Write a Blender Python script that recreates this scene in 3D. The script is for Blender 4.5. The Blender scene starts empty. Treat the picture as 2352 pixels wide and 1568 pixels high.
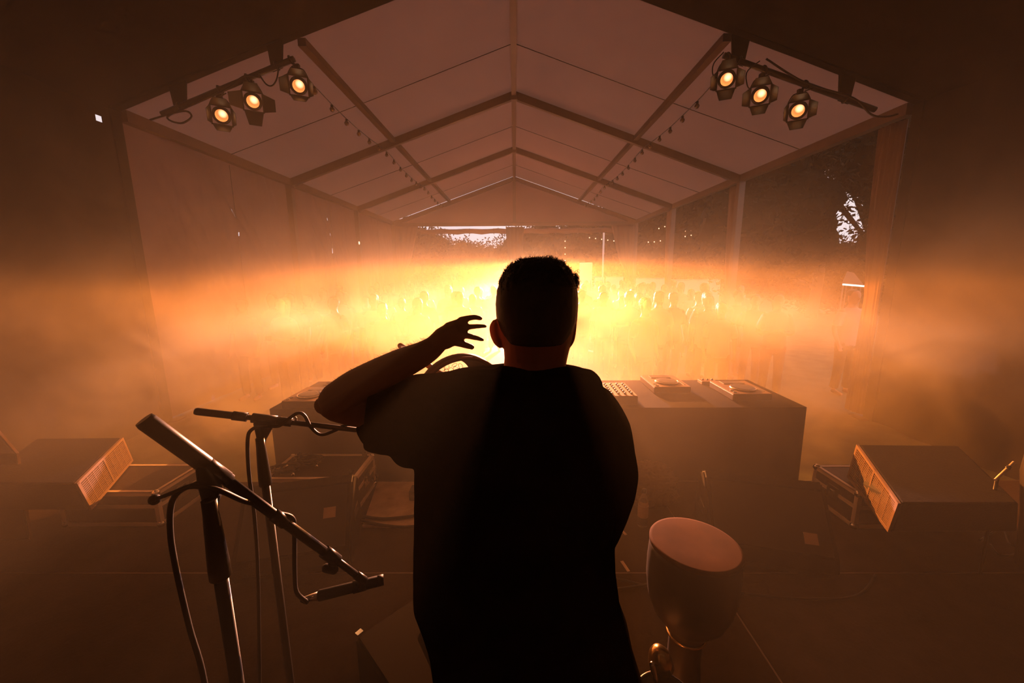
import bpy, bmesh, math, random
from mathutils import Vector, Matrix, noise
C = bpy.context.scene
COL = C.collection
R = math.radians
PI = math.pi
random.seed(7)

# ------------------------------------------------------------------ camera
GZ = 0.0            # grass / ground level
SZ = 0.40           # top of the stage decks
CZ = 2.10           # eye height of the photographer
PITCH = 10.08
cam_d = bpy.data.cameras.new('camera')
cam_d.sensor_width = 36.0
cam_d.lens = 900.0 / 2352.0 * 36.0
cam_d.clip_start = 0.02
cam_d.clip_end = 400
cam = bpy.data.objects.new('camera', cam_d)
COL.objects.link(cam)
CAMR = Matrix.Rotation(0.0078, 3, 'Z') @ Matrix.Rotation(R(90 - PITCH), 3, 'X') @ Matrix.Rotation(R(-0.35), 3, 'Z')
cam.matrix_world = Matrix.Translation((0, 0, CZ)) @ CAMR.to_4x4()
C.camera = cam


def at(px, py, Y):
    """pixel of the 2352x1568 frame -> world point at distance Y down the tent"""
    d = CAMR @ Vector(((px - 1176) / 900.0, -(py - 784) / 900.0, -1.0))
    return Vector((0, 0, CZ)) + d * (Y / d.y)


def atz(px, py, z):
    d = CAMR @ Vector(((px - 1176) / 900.0, -(py - 784) / 900.0, -1.0))
    return Vector((0, 0, CZ)) + d * ((z - CZ) / d.z)


# ------------------------------------------------------------------ exposure, world, key lights
C.view_settings.view_transform = 'Standard'
C.view_settings.look = 'None'
C.view_settings.exposure = 0.0
C.view_settings.gamma = 1.0
C.view_settings.use_curve_mapping = False
C.cycles.volume_bounces = 1
C.cycles.max_bounces = 4
C.cycles.transparent_max_bounces = 8
C.cycles.use_denoising = True
C.cycles.volume_step_rate = 1.8
C.cycles.use_adaptive_sampling = True
C.cycles.adaptive_threshold = 0.03
C.cycles.adaptive_min_samples = 16

w = bpy.data.worlds.new('evening_sky')
C.world = w
w.use_nodes = True
nt = w.node_tree
nt.nodes.clear()
wo = nt.nodes.new('ShaderNodeOutputWorld')
bg = nt.nodes.new('ShaderNodeBackground')
bg.inputs[0].default_value = (1.0, 0.86, 0.84, 1)
bg.inputs[1].default_value = 0.95
nt.links.new(bg.outputs[0], wo.inputs[0])


def spot(name, loc, target, power, color, angle, blend=0.1, radius=0.05):
    l = bpy.data.lights.new(name, 'SPOT')
    l.energy = power
    l.color = color
    l.spot_size = R(angle)
    l.spot_blend = blend
    l.shadow_soft_size = radius
    o = bpy.data.objects.new(name, l)
    COL.objects.link(o)
    o.location = loc
    o.rotation_euler = (Vector(target) - Vector(loc)).to_track_quat('-Z', 'Y').to_euler()
    return o


BEAM = Vector((0.42, 14.0, 2.38))
beam = spot('crowd_back_beam', BEAM, BEAM + Vector((0, -math.cos(R(40)), -math.sin(R(40)))), 26000, (1.0, 0.46, 0.34), 82, 0.02, 0.06)
FRONT = Vector((0.36, 6.7, 2.25))
front = spot('stage_front_beam', FRONT, FRONT + Vector((0, -1, 0.0)), 7000, (1.0, 0.275, 0.036), 172, 0.25, 0.006)
core = spot('stage_front_beam_core', FRONT, FRONT + Vector((0, -1, 0.0)), 2000, (1.0, 0.5, 0.35), 60, 1.0, 0.006)  # added light that whitens the middle of the glow
roof_fill = spot('far_roof_fill', (0.5, 12.2, 2.35), (0.2, 14.2, 4.6), 260, (1.0, 0.42, 0.2), 130, 1.0, 0.15)  # added fill without a fixture, brightens the far roof and gable
# ------------------------------------------------------------------ materials
MAT = {}


def mat(name, color, rough=0.6, metal=0.0, var=0.0, scale=8.0, bump=0.0, bscale=None, transl=0.0, spec=0.5, alpha=1.0, trans=0.0):
    m = bpy.data.materials.new(name)
    m.use_nodes = True
    n = m.node_tree
    b = n.nodes['Principled BSDF']
    b.inputs['Base Color'].default_value = (*color, 1)
    b.inputs['Roughness'].default_value = rough
    b.inputs['Metallic'].default_value = metal
    b.inputs['Specular IOR Level'].default_value = spec
    if trans:
        b.inputs['Transmission Weight'].default_value = trans
    out = n.nodes['Material Output']
    tc = n.nodes.new('ShaderNodeTexCoord')
    if var:
        nz = n.nodes.new('ShaderNodeTexNoise')
        nz.inputs['Scale'].default_value = scale
        nz.inputs['Detail'].default_value = 5
        n.links.new(tc.outputs['Object'], nz.inputs['Vector'])
        mr = n.nodes.new('ShaderNodeMapRange')
        mr.inputs['From Min'].default_value = 0.3
        mr.inputs['From Max'].default_value = 0.7
        mr.inputs['To Min'].default_value = 1 - var
        mr.inputs['To Max'].default_value = 1 + var
        n.links.new(nz.outputs['Fac'], mr.inputs['Value'])
        mx = n.nodes.new('ShaderNodeVectorMath')
        mx.operation = 'SCALE'
        mx.inputs[0].default_value = color
        n.links.new(mr.outputs[0], mx.inputs['Scale'])
        n.links.new(mx.outputs[0], b.inputs['Base Color'])
    if bump:
        nb = n.nodes.new('ShaderNodeTexNoise')
        nb.inputs['Scale'].default_value = bscale or scale
        nb.inputs['Detail'].default_value = 4
        n.links.new(tc.outputs['Object'], nb.inputs['Vector'])
        bp = n.nodes.new('ShaderNodeBump')
        bp.inputs['Strength'].default_value = bump
        bp.inputs['Distance'].default_value = 0.02
        n.links.new(nb.outputs['Fac'], bp.inputs['Height'])
        n.links.new(bp.outputs[0], b.inputs['Normal'])
    if transl:
        tr = n.nodes.new('ShaderNodeBsdfTranslucent')
        tr.inputs['Color'].default_value = (*color, 1)
        if var:
            n.links.new(mx.outputs[0], tr.inputs['Color'])
        ms = n.nodes.new('ShaderNodeMixShader')
        ms.inputs[0].default_value = transl
        n.links.new(b.outputs[0], ms.inputs[1])
        n.links.new(tr.outputs[0], ms.inputs[2])
        n.links.new(ms.outputs[0], out.inputs['Surface'])
    MAT[name] = m
    return m


def emis(name, color, strength):
    m = bpy.data.materials.new(name)
    m.use_nodes = True
    b = m.node_tree.nodes['Principled BSDF']
    b.inputs['Base Color'].default_value = (*color, 1)
    b.inputs['Emission Color'].default_value = (*color, 1)
    b.inputs['Emission Strength'].default_value = strength
    MAT[name] = m
    return m


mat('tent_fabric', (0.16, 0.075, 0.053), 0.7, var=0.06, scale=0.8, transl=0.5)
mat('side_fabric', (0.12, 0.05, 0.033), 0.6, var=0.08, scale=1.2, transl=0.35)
mat('curtain_fabric', (0.15, 0.085, 0.062), 0.8, transl=0.4)
mat('black_fabric', (0.010, 0.007, 0.005), 0.95, spec=0.05, var=0.2, scale=4, bump=0.3)
mat('frame_metal', (0.09, 0.055, 0.04), 0.55, 0.3, var=0.1)
mat('black_metal', (0.005, 0.003, 0.002), 0.95, spec=0.05)
mat('gig_cloth', (0.008, 0.005, 0.003), 0.95, spec=0.05)
mat('flocked_black', (0.0, 0.0, 0.0), 1.0, spec=0.0)
mat('dark_metal', (0.02, 0.018, 0.017), 0.38, 0.4)
mat('black_plastic', (0.012, 0.011, 0.011), 0.32)
mat('rubber', (0.010, 0.009, 0.009), 0.5)
mat('chrome', (0.7, 0.66, 0.6), 0.16, 1.0)
mat('aluminium', (0.75, 0.62, 0.5), 0.45, 0.15)
mat('plywood', (0.30, 0.20, 0.13), 0.6, var=0.2, scale=6, bump=0.1)
mat('pale_board', (0.45, 0.33, 0.24), 0.6, var=0.25, scale=9)
mat('stage_deck', (0.032, 0.017, 0.010), 0.7, var=0.25, scale=5, bump=0.15, bscale=60, spec=0.15)
mat('grass', (0.06, 0.06, 0.025), 0.9, var=0.4, scale=3, bump=0.5)
mat('leaf', (0.008, 0.006, 0.003), 0.9, spec=0.05, var=0.3, scale=2)
mat('bark', (0.05, 0.035, 0.025), 0.9, bump=0.5, scale=10)
mat('speaker_black', (0.014, 0.011, 0.009), 0.6, var=0.1, bump=0.15, bscale=120, spec=0.12)
mat('grille', (0.20, 0.12, 0.07), 0.5, 0.3)
mat('grille_dark', (0.03, 0.022, 0.016), 0.6)
mat('label_paper', (0.60, 0.42, 0.28), 0.7)
mat('case_panel', (0.03, 0.02, 0.015), 0.45, var=0.1, bump=0.1, bscale=80, spec=0.25)
mat('drum_skin', (0.058, 0.021, 0.006), 0.85, var=0.22, scale=9, spec=0.05)
mat('drum_wood', (0.015, 0.008, 0.005), 0.5, var=0.2)
mat('hoop_wood', (0.05, 0.022, 0.010), 0.5, var=0.15)
mat('brass', (0.75, 0.48, 0.18), 0.22, 1.0)
mat('skin', (0.30, 0.12, 0.07), 0.55, spec=0.3)
mat('hair', (0.012, 0.008, 0.006), 0.6)
mat('shirt_black', (0.004, 0.003, 0.0025), 1.0, bump=0.25, bscale=30, spec=0.0)
mat('trousers', (0.012, 0.012, 0.014), 0.9, bump=0.2, bscale=40, spec=0.2)
mat('shoe', (0.02, 0.018, 0.016), 0.6)
mat('stick_wood', (0.5, 0.26, 0.08), 0.5, transl=0.15)
mat('poly_clear', (0.65, 0.5, 0.4), 0.25, transl=0.6)
mat('bottle_plastic', (0.8, 0.75, 0.7), 0.08, trans=0.85)
mat('cd_silver', (0.15, 0.10, 0.075), 0.5, 0.1, spec=0.2)
mat('white_panel', (0.75, 0.62, 0.56), 0.6)
mat('cloth_a', (0.05, 0.035, 0.03), 0.9)
mat('cloth_b', (0.16, 0.10, 0.08), 0.9)
mat('cloth_c', (0.03, 0.03, 0.04), 0.9)
mat('cloth_d', (0.24, 0.19, 0.17), 0.9)
mat('denim', (0.03, 0.035, 0.05), 0.9)
emis('lamp_core', (1.0, 0.55, 0.25), 2.6)
emis('lamp_rim', (1.0, 0.30, 0.07), 0.75)
emis('bulb_lit', (1.0, 0.62, 0.34), 3.0)
emis('sign_lit', (1.0, 0.75, 0.6), 1.6)


# ------------------------------------------------------------------ mesh helpers
class MB:
    def __init__(self):
        self.bm = bmesh.new()

    def box(self, lo, hi, bevel=0.0):
        r = bmesh.ops.create_cube(self.bm, size=1.0)
        lo, hi = Vector(lo), Vector(hi)
        c, s = (lo + hi) / 2, hi - lo
        for v in r['verts']:
            v.co = Vector((v.co.x * s.x, v.co.y * s.y, v.co.z * s.z)) + c
        if bevel:
            es = set()
            for v in r['verts']:
                es.update(v.link_edges)
            bmesh.ops.bevel(self.bm, geom=list(es), offset=bevel, segments=2, affect='EDGES', profile=0.5)
        return self

    def rings(self, rings, closed=True, cap=True, smooth=True):
        """connect rings (lists of points) into a skin"""
        vr = [[self.bm.verts.new(p) for p in ring] for ring in rings]
        n = len(vr[0])
        for a, b in zip(vr[:-1], vr[1:]):
            for i in range(n if closed else n - 1):
                j = (i + 1) % n
                f = self.bm.faces.new((a[i], a[j], b[j], b[i]))
                f.smooth = smooth
        if cap and closed:
            for ring, rev in ((vr[0], True), (vr[-1], False)):
                f = self.bm.faces.new(list(reversed(ring)) if rev else ring)
                f.smooth = False
        return self

    def tube(self, pts, rad, seg=10, cap=True, spline=False, roundcap=False):
        pts = [Vector(p) for p in pts]
        rads = list(rad) if hasattr(rad, '__len__') else [rad] * len(pts)
        if spline:
            np_, nr = [], []
            m = len(pts)
            for i in range(m - 1):
                p0, p1, p2, p3 = pts[max(i - 1, 0)], pts[i], pts[i + 1], pts[min(i + 2, m - 1)]
                for k in range(6):
                    t = k / 6
                    np_.append(0.5 * ((2 * p1) + (p2 - p0) * t + (2 * p0 - 5 * p1 + 4 * p2 - p3) * t * t + (3 * p1 - p0 - 3 * p2 + p3) * t ** 3))
                    nr.append(rads[i] * (1 - t) + rads[i + 1] * t)
            np_.append(pts[-1])
            nr.append(rads[-1])
            pts, rads = np_, nr
        if roundcap:
            d0 = (pts[0] - pts[1]).normalized()
            d1 = (pts[-1] - pts[-2]).normalized()
            r0, r1 = rads[0], rads[-1]
            pre = [(pts[0] + d0 * r0 * s, r0 * c) for s, c in ((1.0, 0.08), (0.87, 0.5), (0.5, 0.87))]
            post = [(pts[-1] + d1 * r1 * s, r1 * c) for s, c in ((0.5, 0.87), (0.87, 0.5), (1.0, 0.08))]
            pts = [a for a, _ in pre] + pts + [a for a, _ in post]
            rads = [b for _, b in pre] + rads + [b for _, b in post]
        rings = []
        up = None
        for i, p in enumerate(pts):
            if i == 0:
                t = pts[1] - pts[0]
            elif i == len(pts) - 1:
                t = pts[-1] - pts[-2]
            else:
                t = (pts[i + 1] - p).normalized() + (p - pts[i - 1]).normalized()
            if t.length < 1e-9:
                t = Vector((0, 0, 1))
            t.normalize()
            if up is None:
                up = t.orthogonal().normalized()
            up = (up - t * up.dot(t))
            if up.length < 1e-6:
                up = t.orthogonal()
            up.normalize()
            s = t.cross(up)
            rings.append([p + (up * math.cos(2 * PI * k / seg) + s * math.sin(2 * PI * k / seg)) * rads[i] for k in range(seg)])
        return self.rings(rings, cap=cap)

    def bar(self, a, b, w, h, up=(0, 0, 1)):
        """rectangular profile from a to b"""
        a, b = Vector(a), Vector(b)
        t = (b - a).normalized()
        u = Vector(up)
        s = t.cross(u).normalized()
        u = s.cross(t).normalized()
        ring = lambda p: [p + s * w / 2 + u * h / 2, p - s * w / 2 + u * h / 2, p - s * w / 2 - u * h / 2, p + s * w / 2 - u * h / 2]
        return self.rings([ring(a), ring(b)], smooth=False)

    def lathe(self, prof, seg=32, origin=(0, 0, 0), axis=(0, 0, 1)):
        """prof: list of (radius, height) along the axis"""
        o = Vector(origin)
        q = Vector((0, 0, 1)).rotation_difference(Vector(axis).normalized())
        rings = []
        for r, h in prof:
            rings.append([o + q @ Vector((max(r, 1e-4) * math.cos(2 * PI * k / seg), max(r, 1e-4) * math.sin(2 * PI * k / seg), h)) for k in range(seg)])
        return self.rings(rings)

    def quadgrid(self, fn, nu, nv, smooth=True):
        vs = [[self.bm.verts.new(fn(i / nu, j / nv)) for j in range(nv + 1)] for i in range(nu + 1)]
        for i in range(nu):
            for j in range(nv):
                f = self.bm.faces.new((vs[i][j], vs[i + 1][j], vs[i + 1][j + 1], vs[i][j + 1]))
                f.smooth = smooth
        return self

    def prism(self, poly, depth):
        """poly: list of 3D points; extruded along vector depth"""
        d = Vector(depth)
        a = [self.bm.verts.new(Vector(p)) for p in poly]
        b = [self.bm.verts.new(Vector(p) + d) for p in poly]
        self.bm.faces.new(a)
        self.bm.faces.new(list(reversed(b)))
        n = len(a)
        for i in range(n):
            self.bm.faces.new((a[i], b[i], b[(i + 1) % n], a[(i + 1) % n]))
        return self

    def torus(self, c, R_, r_, nrm=(0, 1, 0), seg=24, ss=6, a0=0, a1=2 * PI):
        q = Vector((0, 0, 1)).rotation_difference(Vector(nrm).normalized())
        full = abs(a1 - a0 - 2 * PI) < 1e-6
        n = seg
        rings = []
        for i in range(n + (0 if full else 1)):
            a = a0 + (a1 - a0) * i / n
            cen = Vector((math.cos(a), math.sin(a), 0))
            rings.append([Vector(c) + q @ (cen * (R_ + r_ * math.cos(2 * PI * k / ss)) + Vector((0, 0, r_ * math.sin(2 * PI * k / ss)))) for k in range(ss)])
        if full:
            rings.append(rings[0])
            self.rings(rings, cap=False)
            bmesh.ops.remove_doubles(self.bm, verts=self.bm.verts, dist=1e-6)
        else:
            self.rings(rings)
        return self

    def xf(self, M):
        bmesh.ops.transform(self.bm, matrix=M, verts=self.bm.verts)
        return self

    def mesh(self, name):
        bmesh.ops.recalc_face_normals(self.bm, faces=self.bm.faces)
        me = bpy.data.meshes.new(name)
        self.bm.to_mesh(me)
        self.bm.free()
        return me

    def build(self, name, m, parent=None, loc=None):
        me = self.mesh(name)
        me.materials.append(MAT[m] if isinstance(m, str) else m)
        o = bpy.data.objects.new(name, me)
        COL.objects.link(o)
        if loc is not None:
            o.location = loc
        if parent is not None:
            adopt(o, parent)
        return o


WM = {}


def world_of(o):
    if o.parent is None:
        return o.matrix_basis.copy()
    return world_of(o.parent) @ o.matrix_parent_inverse @ o.matrix_basis


def adopt(o, parent):
    """parent o while keeping its geometry where it was modelled (in world space)"""
    o.parent = parent
    o.matrix_parent_inverse = world_of(parent).inverted()


def empty(name, loc, label, cat, group=None, rz=0.0):
    o = bpy.data.objects.new(name, None)
    o.empty_display_size = 0.1
    COL.objects.link(o)
    o.location = loc
    o.rotation_euler = (0, 0, rz)
    return tag(o, label, cat, group)


def tag(o, label=None, cat=None, group=None, kind=None):
    if label:
        o['label'] = label
    if cat:
        o['category'] = cat
    if group:
        o['group'] = group
    if kind:
        o['kind'] = kind
    return o


def kids(o):
    return [c for c in bpy.data.objects if c.parent == o]


def copy_tree(o, parent=None):
    c = o.copy()
    COL.objects.link(c)
    if parent is not None:
        c.parent = parent
    for ch in kids(o):
        copy_tree(ch, c)
    return c


def fuse(mb, name, voxel, smooth=6, fac=0.5):
    """weld overlapping closed shapes into one continuous skin"""
    me = mb.mesh(name + '_raw')
    o = bpy.data.objects.new(name + '_raw', me)
    COL.objects.link(o)
    rm = o.modifiers.new('r', 'REMESH')
    rm.mode = 'VOXEL'
    rm.voxel_size = voxel
    sm = o.modifiers.new('s', 'SMOOTH')
    sm.iterations = smooth
    sm.factor = fac
    dg = bpy.context.evaluated_depsgraph_get()
    dg.update()
    new = bpy.data.meshes.new_from_object(o.evaluated_get(dg))
    new.name = name
    bpy.data.objects.remove(o)
    bpy.data.meshes.remove(me)
    for p in new.polygons:
        p.use_smooth = True
    return new


def obj_from(me, name, m, parent=None):
    me.materials.clear()
    me.materials.append(MAT[m])
    o = bpy.data.objects.new(name, me)
    COL.objects.link(o)
    if parent is not None:
        adopt(o, parent)
    return o
# ------------------------------------------------------------------ tent structure
W = 5.0
EZ = CZ + 1.97       # eaves
AZ = CZ + 3.70       # ridge
FY = [5.4, 9.15, 12.9, 16.7]


def roofz(x):
    return EZ + (AZ - EZ) * (1 - abs(x) / W)


g = MB()
g.quadgrid(lambda u, v: (-40 + 80 * u, -6 + 76 * v, 0.0), 8, 8)
tag(g.build('ground', 'grass'), kind='structure')

# roof skin: slightly sagging between the frames
ROOF0, ROOF1 = 5.42, 16.75


def roof_pt(u, v):
    y = ROOF0 + (ROOF1 - ROOF0) * u
    x = -W - 0.12 + (2 * W + 0.24) * v
    k = (y - 5.4) / 3.77
    sag = 0.05 * math.sin(PI * (k % 1.0)) * (1 if abs(x) < W else 0)
    return (x, y, roofz(x) + 0.11 - sag)


r = MB().quadgrid(roof_pt, 36, 24)
tag(r.build('ceiling', 'tent_fabric'), kind='structure')

# black lined bay over the stage: roof, side walls and back wall
r = MB()
r.prism([(-W - .2, -3.0, EZ + .02), (0, -3.0, AZ + .02), (W + .2, -3.0, EZ + .02), (W + .2, -3.0, EZ + .14), (0, -3.0, AZ + .14), (-W - .2, -3.0, EZ + .14)], (0, 8.38, 0))
tag(r.build('ceiling', 'black_fabric'), kind='structure')
for s, nm in ((-1, 'wall_left'), (1, 'wall_right')):
    def fn(u, v, s=s):
        y = -3.0 + 8.40 * u
        z = 0.0 + (EZ + .05) * v
        return (s * (W + 0.03 + 0.03 * math.sin(y * 9 + z * .7)), y, z)
    wm = MB().quadgrid(fn, 120, 60)
    if s < 0:   # small tear in the lining that lets the sky through
        tp = at(227, 270, 4.85)
        tz = CZ + (tp.z - CZ) * (-W / tp.x)
        ty = tp.y * (-W / tp.x)
        bmesh.ops.delete(wm.bm, geom=[f_ for f_ in wm.bm.faces if abs(f_.calc_center_median().y - ty) < .036 and abs(f_.calc_center_median().z - tz) < .036], context='FACES')
    o = wm.build(nm, 'black_fabric')
    tag(o, kind='structure')
o = MB().quadgrid(lambda u, v: (-W - .1 + (2 * W + .2) * u, -3.0 + .03 * math.sin(u * 90), (roofz(-W + 2 * W * u)) * v), 80, 6).build('wall_back', 'black_fabric')
tag(o, kind='structure')

ORD = ['nearest the stage', 'second from the stage', 'third from the stage', 'at the far open end']
for i, y in enumerate(FY):
    t = empty('tent_frame', (0, y, 0), 'grey metal portal frame of the tent, ' + ORD[i], 'tent frame', 'portal frames of the marquee')
    fm, dz, dy = ('black_metal', .14, -.09) if i == 0 else ('frame_metal', 0.0, 0.0)
    for s in (-1, 1):
        MB().bar((s * (W + (.06 if i == 0 else 0)), y + dy, 0), (s * (W + (.06 if i == 0 else 0)), y + dy, EZ + .05), .13, .13, (0, 1, 0)).build('post', fm, t)
        MB().bar((s * (W + .02), y + dy, EZ - .02 + dz), (0, y + dy, AZ + dz), .10, .15).build('rafter', fm, t)
        MB().box((s * W - .11, y - .11, 0), (s * W + .11, y + .11, .015)).build('base_plate', 'frame_metal', t)
    MB().box((-.09, y - .06, AZ - .10), (.09, y + .06, AZ + .02), .01).build('ridge_joint', 'frame_metal', t)
    if i == 3:
        MB().bar((-W, y, CZ + 1.93), (W, y, CZ + 1.93), .12, .14).build('cross_beam', 'frame_metal', t)
        MB().bar((0, y, CZ + 1.9), (0, y, AZ), .13, .13, (0, 1, 0)).build('king_post', 'frame_metal', t)

k = 0
for x in (0.0, -2.62, 2.62, -W, W):
    k += 1
    z = roofz(x) - (0.0 if abs(x) < W else 0.0) + 0.02
    o = MB().bar((x, FY[0], z), (x, FY[3], z), .10 if abs(x) < W else .12, .09 if abs(x) < W else .14).build('trim_%d' % k, 'frame_metal')
    tag(o, kind='structure')

# far gable cloth above the beam
o = MB().quadgrid(lambda u, v: (-W + 2 * W * u, FY[3] + .09, CZ + 1.95 + (roofz(-W + 2 * W * u) + .08 - CZ - 1.95) * v), 40, 8).build('wall_far', 'tent_fabric')
tag(o, kind='structure')

# left side wall: pleated white sheeting with lacing seams
def wall_fn(u, v):
    y = 5.36 + (16.7 - 5.36) * u
    z = 0.02 + (EZ - 0.05) * v
    bay = ((y - 5.4) / 3.77) % 1.0
    f = noise.noise(Vector((y * 1.1 + z * 1.2, z * 0.25, 3.1))) * .16 + noise.noise(Vector((y * 3.5 + z * 2.6, z * .4, 9.0))) * .10 + noise.noise(Vector((y * 9 + z * 1.0, z * .5, 5.0))) * .035
    pin = min(1.0, 4 * min(bay, 1 - bay)) * (0.35 + 0.65 * math.sin(PI * min(1, v * 0.9 + .1)))
    return (-W - 0.06 + f * pin * .8, y, z)


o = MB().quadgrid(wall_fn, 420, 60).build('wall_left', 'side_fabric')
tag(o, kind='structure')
# seam cords and slits on the left wall, roof seams, curtains
for o in list(bpy.data.objects):
    if o.name.startswith('wall_left') and len(o.data.vertices) > 10000:
        bm = bmesh.new()
        bm.from_mesh(o.data)
        bm.faces.ensure_lookup_table()
        rr = random.Random(3)
        kill = []
        for f in bm.faces:
            c = f.calc_center_median()
            for sy, z0, z1 in ((7.28, 2.75, 3.3), (11.05, 2.6, 3.7), (14.8, 2.5, 3.7)):
                if abs(c.y - sy) < .0135 and z0 < c.z < z1 and rr.random() < .30:
                    kill.append(f)
        bmesh.ops.delete(bm, geom=kill, context='FACES')
        bm.to_mesh(o.data)
        bm.free()
for sy, nm in ((7.28, 'nearest the stage'), (11.05, 'in the second bay'), (14.8, 'in the farthest bay')):
    o = MB().tube([(-4.985, sy - .02, z) for z in (0.1, 1.4, 2.8, EZ - .1)], .006, 6).build('lacing_cord', 'frame_metal')
    tag(o, 'thin dark lacing cord down the left sheet wall, ' + nm, 'cord', 'lacing cords')
k = 6
for i in range(3):
    y = FY[i] + 1.88
    for s in (-1, 1):
        o = MB().tube([(s * W, y, EZ + .06), (s * W / 2, y, roofz(W / 2) + .035), (0, y, AZ + .04)], .006, 6).build('trim_%d' % k, 'frame_metal')
        tag(o, kind='structure')
        k += 1


def gathered(name, pts, widths, depth, m, label, pleats=7, cat='curtain', group=None):
    """hanging cloth gathered in pleats; pts centre line top->bottom, widths along x/y"""
    rings = []
    for (c, wv) in zip(pts, widths):
        c = Vector(c)
        wv = Vector(wv)
        dirn = wv.normalized()
        side = dirn.cross(Vector((0, 0, 1))).normalized()
        ring = []
        N = 48
        for k_ in range(N):
            a = 2 * PI * k_ / N
            ring.append(c + wv * .5 * math.cos(a) + side * depth * math.sin(a) * (1 + .45 * math.cos(pleats * 2 * a)))
        rings.append(ring)
    o = MB().rings(rings).build(name, m)
    return tag(o, label, cat, group)


def interp(pts, n):
    out = []
    m = len(pts) - 1
    for i in range(n + 1):
        t = i / n * m
        k_ = min(int(t), m - 1)
        f = t - k_
        f = f * f * (3 - 2 * f)
        out.append(Vector(pts[k_]).lerp(Vector(pts[k_ + 1]), f))
    return out


# tied curtains at the far end and along the open right side
for s, lab in ((-1, 'pale tied-back curtain in the far left corner of the tent'), (1, 'pale tied-back curtain in the far right corner of the tent')):
    pts = interp([(s * 4.45, 16.62, CZ + 1.85), (s * 4.62, 16.62, 2.6), (s * 4.78, 16.62, 1.9), (s * 4.76, 16.62, 0.05)], 14)
    wd = interp([(1.0, 0, 0), (.62, 0, 0), (.22, 0, 0), (.42, 0, 0)], 14)
    gathered('curtain', pts, wd, .05, 'curtain_fabric', lab, group='tied curtains')
RC = ['beside the post nearest the stage', 'beside the second post', 'beside the third post']
for i in range(3):
    y = FY[i]
    pts = interp([(W - .02, y + .20, EZ - .1), (W - .02, y + .17, 2.6), (W, y + .14, 1.7), (W, y + .15, 0.05)], 12)
    wd = interp([(0, .40, 0), (0, .34, 0), (0, .22, 0), (0, .30, 0)], 12)
    gathered('curtain', pts, wd, .05, 'curtain_fabric', 'pale gathered side curtain on the open right side, ' + RC[i], group='gathered side curtains')
# rolled-up end walls under the far beam
for x0, x1, lab in ((-4.4, -.35, 'rolled pale tent sheet under the far beam, left half'), (.35, 4.0, 'rolled pale tent sheet under the far beam, right half')):
    t = MB()
    t.tube([(x0 + (x1 - x0) * j / 12, 16.8, CZ + 1.66 + .02 * math.sin(j * 1.9)) for j in range(13)], [.10 + .01 * math.sin(j * 2.3) for j in range(13)], 14, roundcap=True)
    o = tag(t.build('rolled_sheet', 'curtain_fabric'), lab, 'rolled sheet', 'rolled sheets')
    for j in range(4):
        x = x0 + (x1 - x0) * (j + .5) / 4
        MB().torus((x, 16.8, CZ + 1.66), .115, .012, (1, 0, 0), 20, 6).build('strap', 'frame_metal', o)
gathered('drape', interp([(.02, 16.6, CZ + 1.8), (.02, 16.6, 2.4), (.02, 16.6, .05)], 8), interp([(.75, 0, 0), (.6, 0, 0), (.7, 0, 0)], 8), .08, 'case_panel', 'dark gathered drape hanging at the centre of the far end', cat='drape')

# ------------------------------------------------------------------ festoon strings
mat('bulb_glass', (0.10, 0.06, 0.04), 0.2)


def festoon(pts, label, bulb_m, step, r, group, cord=.006, m_cord='dark_metal', drop=.05, tall=1.0):
    pts = [Vector(p) for p in pts]
    t = empty('string_light', pts[0], label, 'string light', group)
    MB().tube(pts, cord, 5, spline=len(pts) > 2).build('cord', m_cord, t)
    # arc-length walk
    dense = []
    for a, b in zip(pts[:-1], pts[1:]):
        for j in range(60):
            dense.append(a.lerp(b, j / 60))
    acc, last = 0.0, dense[0]
    proto = MB().lathe([(0, -1.6), (.55, -1.45), (.95, -.9), (1.0, -.45), (.7, .1), (.45, .3)], 8).mesh('bulb')
    proto.transform(Matrix.Diagonal((r, r, r * tall, 1)))
    proto.materials.append(MAT[bulb_m])
    sockm = MB().lathe([(.5, 0.1), (.55, .3), (.55, 1.1), (.3, 1.2)], 8).mesh('socket')
    sockm.transform(Matrix.Diagonal((r, r, r, 1)))
    sockm.materials.append(MAT['rubber'])
    for p in dense:
        acc += (p - last).length
        last = p
        if acc >= step:
            acc = 0.0
            b = bpy.data.objects.new('bulb', proto)
            COL.objects.link(b)
            b.location = p - Vector((0, 0, drop))
            adopt(b, t)
            if r > .02 and cord > .004 and bulb_m == 'bulb_glass':
                s_ = bpy.data.objects.new('socket', sockm)
                COL.objects.link(s_)
                s_.location = p - Vector((0, 0, drop))
                adopt(s_, b)
    return t


for s, lab in ((-1, 'unlit bulb string running under the left roof purlin'), (1, 'unlit bulb string running under the right roof purlin')):
    pts = []
    for i in range(23):
        y = 5.5 + i * .5
        kk = ((y - 5.4) / 3.77) % 1.0
        pts.append((s * 2.80, y, roofz(2.80) - .10 - .10 * math.sin(PI * kk)))
    festoon(pts, lab, 'bulb_glass', .52, .038, 'unlit bulb strings', cord=.007)
festoon([(-4.93, 9.2, at(675, 490, 9.3).z), at(700, 500, 9.9), at(742, 528, 10.9), at(798, 550, 12.6), (-4.93, 12.86, at(812, 552, 12.86).z)], 'row of stretched lit bulbs standing in for outside lights blurred through the left sheet wall', 'bulb_lit', .75, .022, 'lit bulbs on the left wall', cord=.003, m_cord='curtain_fabric', tall=2.4)  # tall bulbs imitate the blurred glow of bulbs outside the sheet
festoon([(-4.93, 12.95, at(818, 548, 12.95).z), at(832, 550, 13.4), at(858, 560, 14.6), at(893, 566, 16.0)], 'fainter row of stretched lit bulbs standing in for outside lights, far end of the left wall', 'bulb_lit', .8, .02, 'lit bulbs on the left wall', cord=.003, m_cord='curtain_fabric', tall=2.0)
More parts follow.
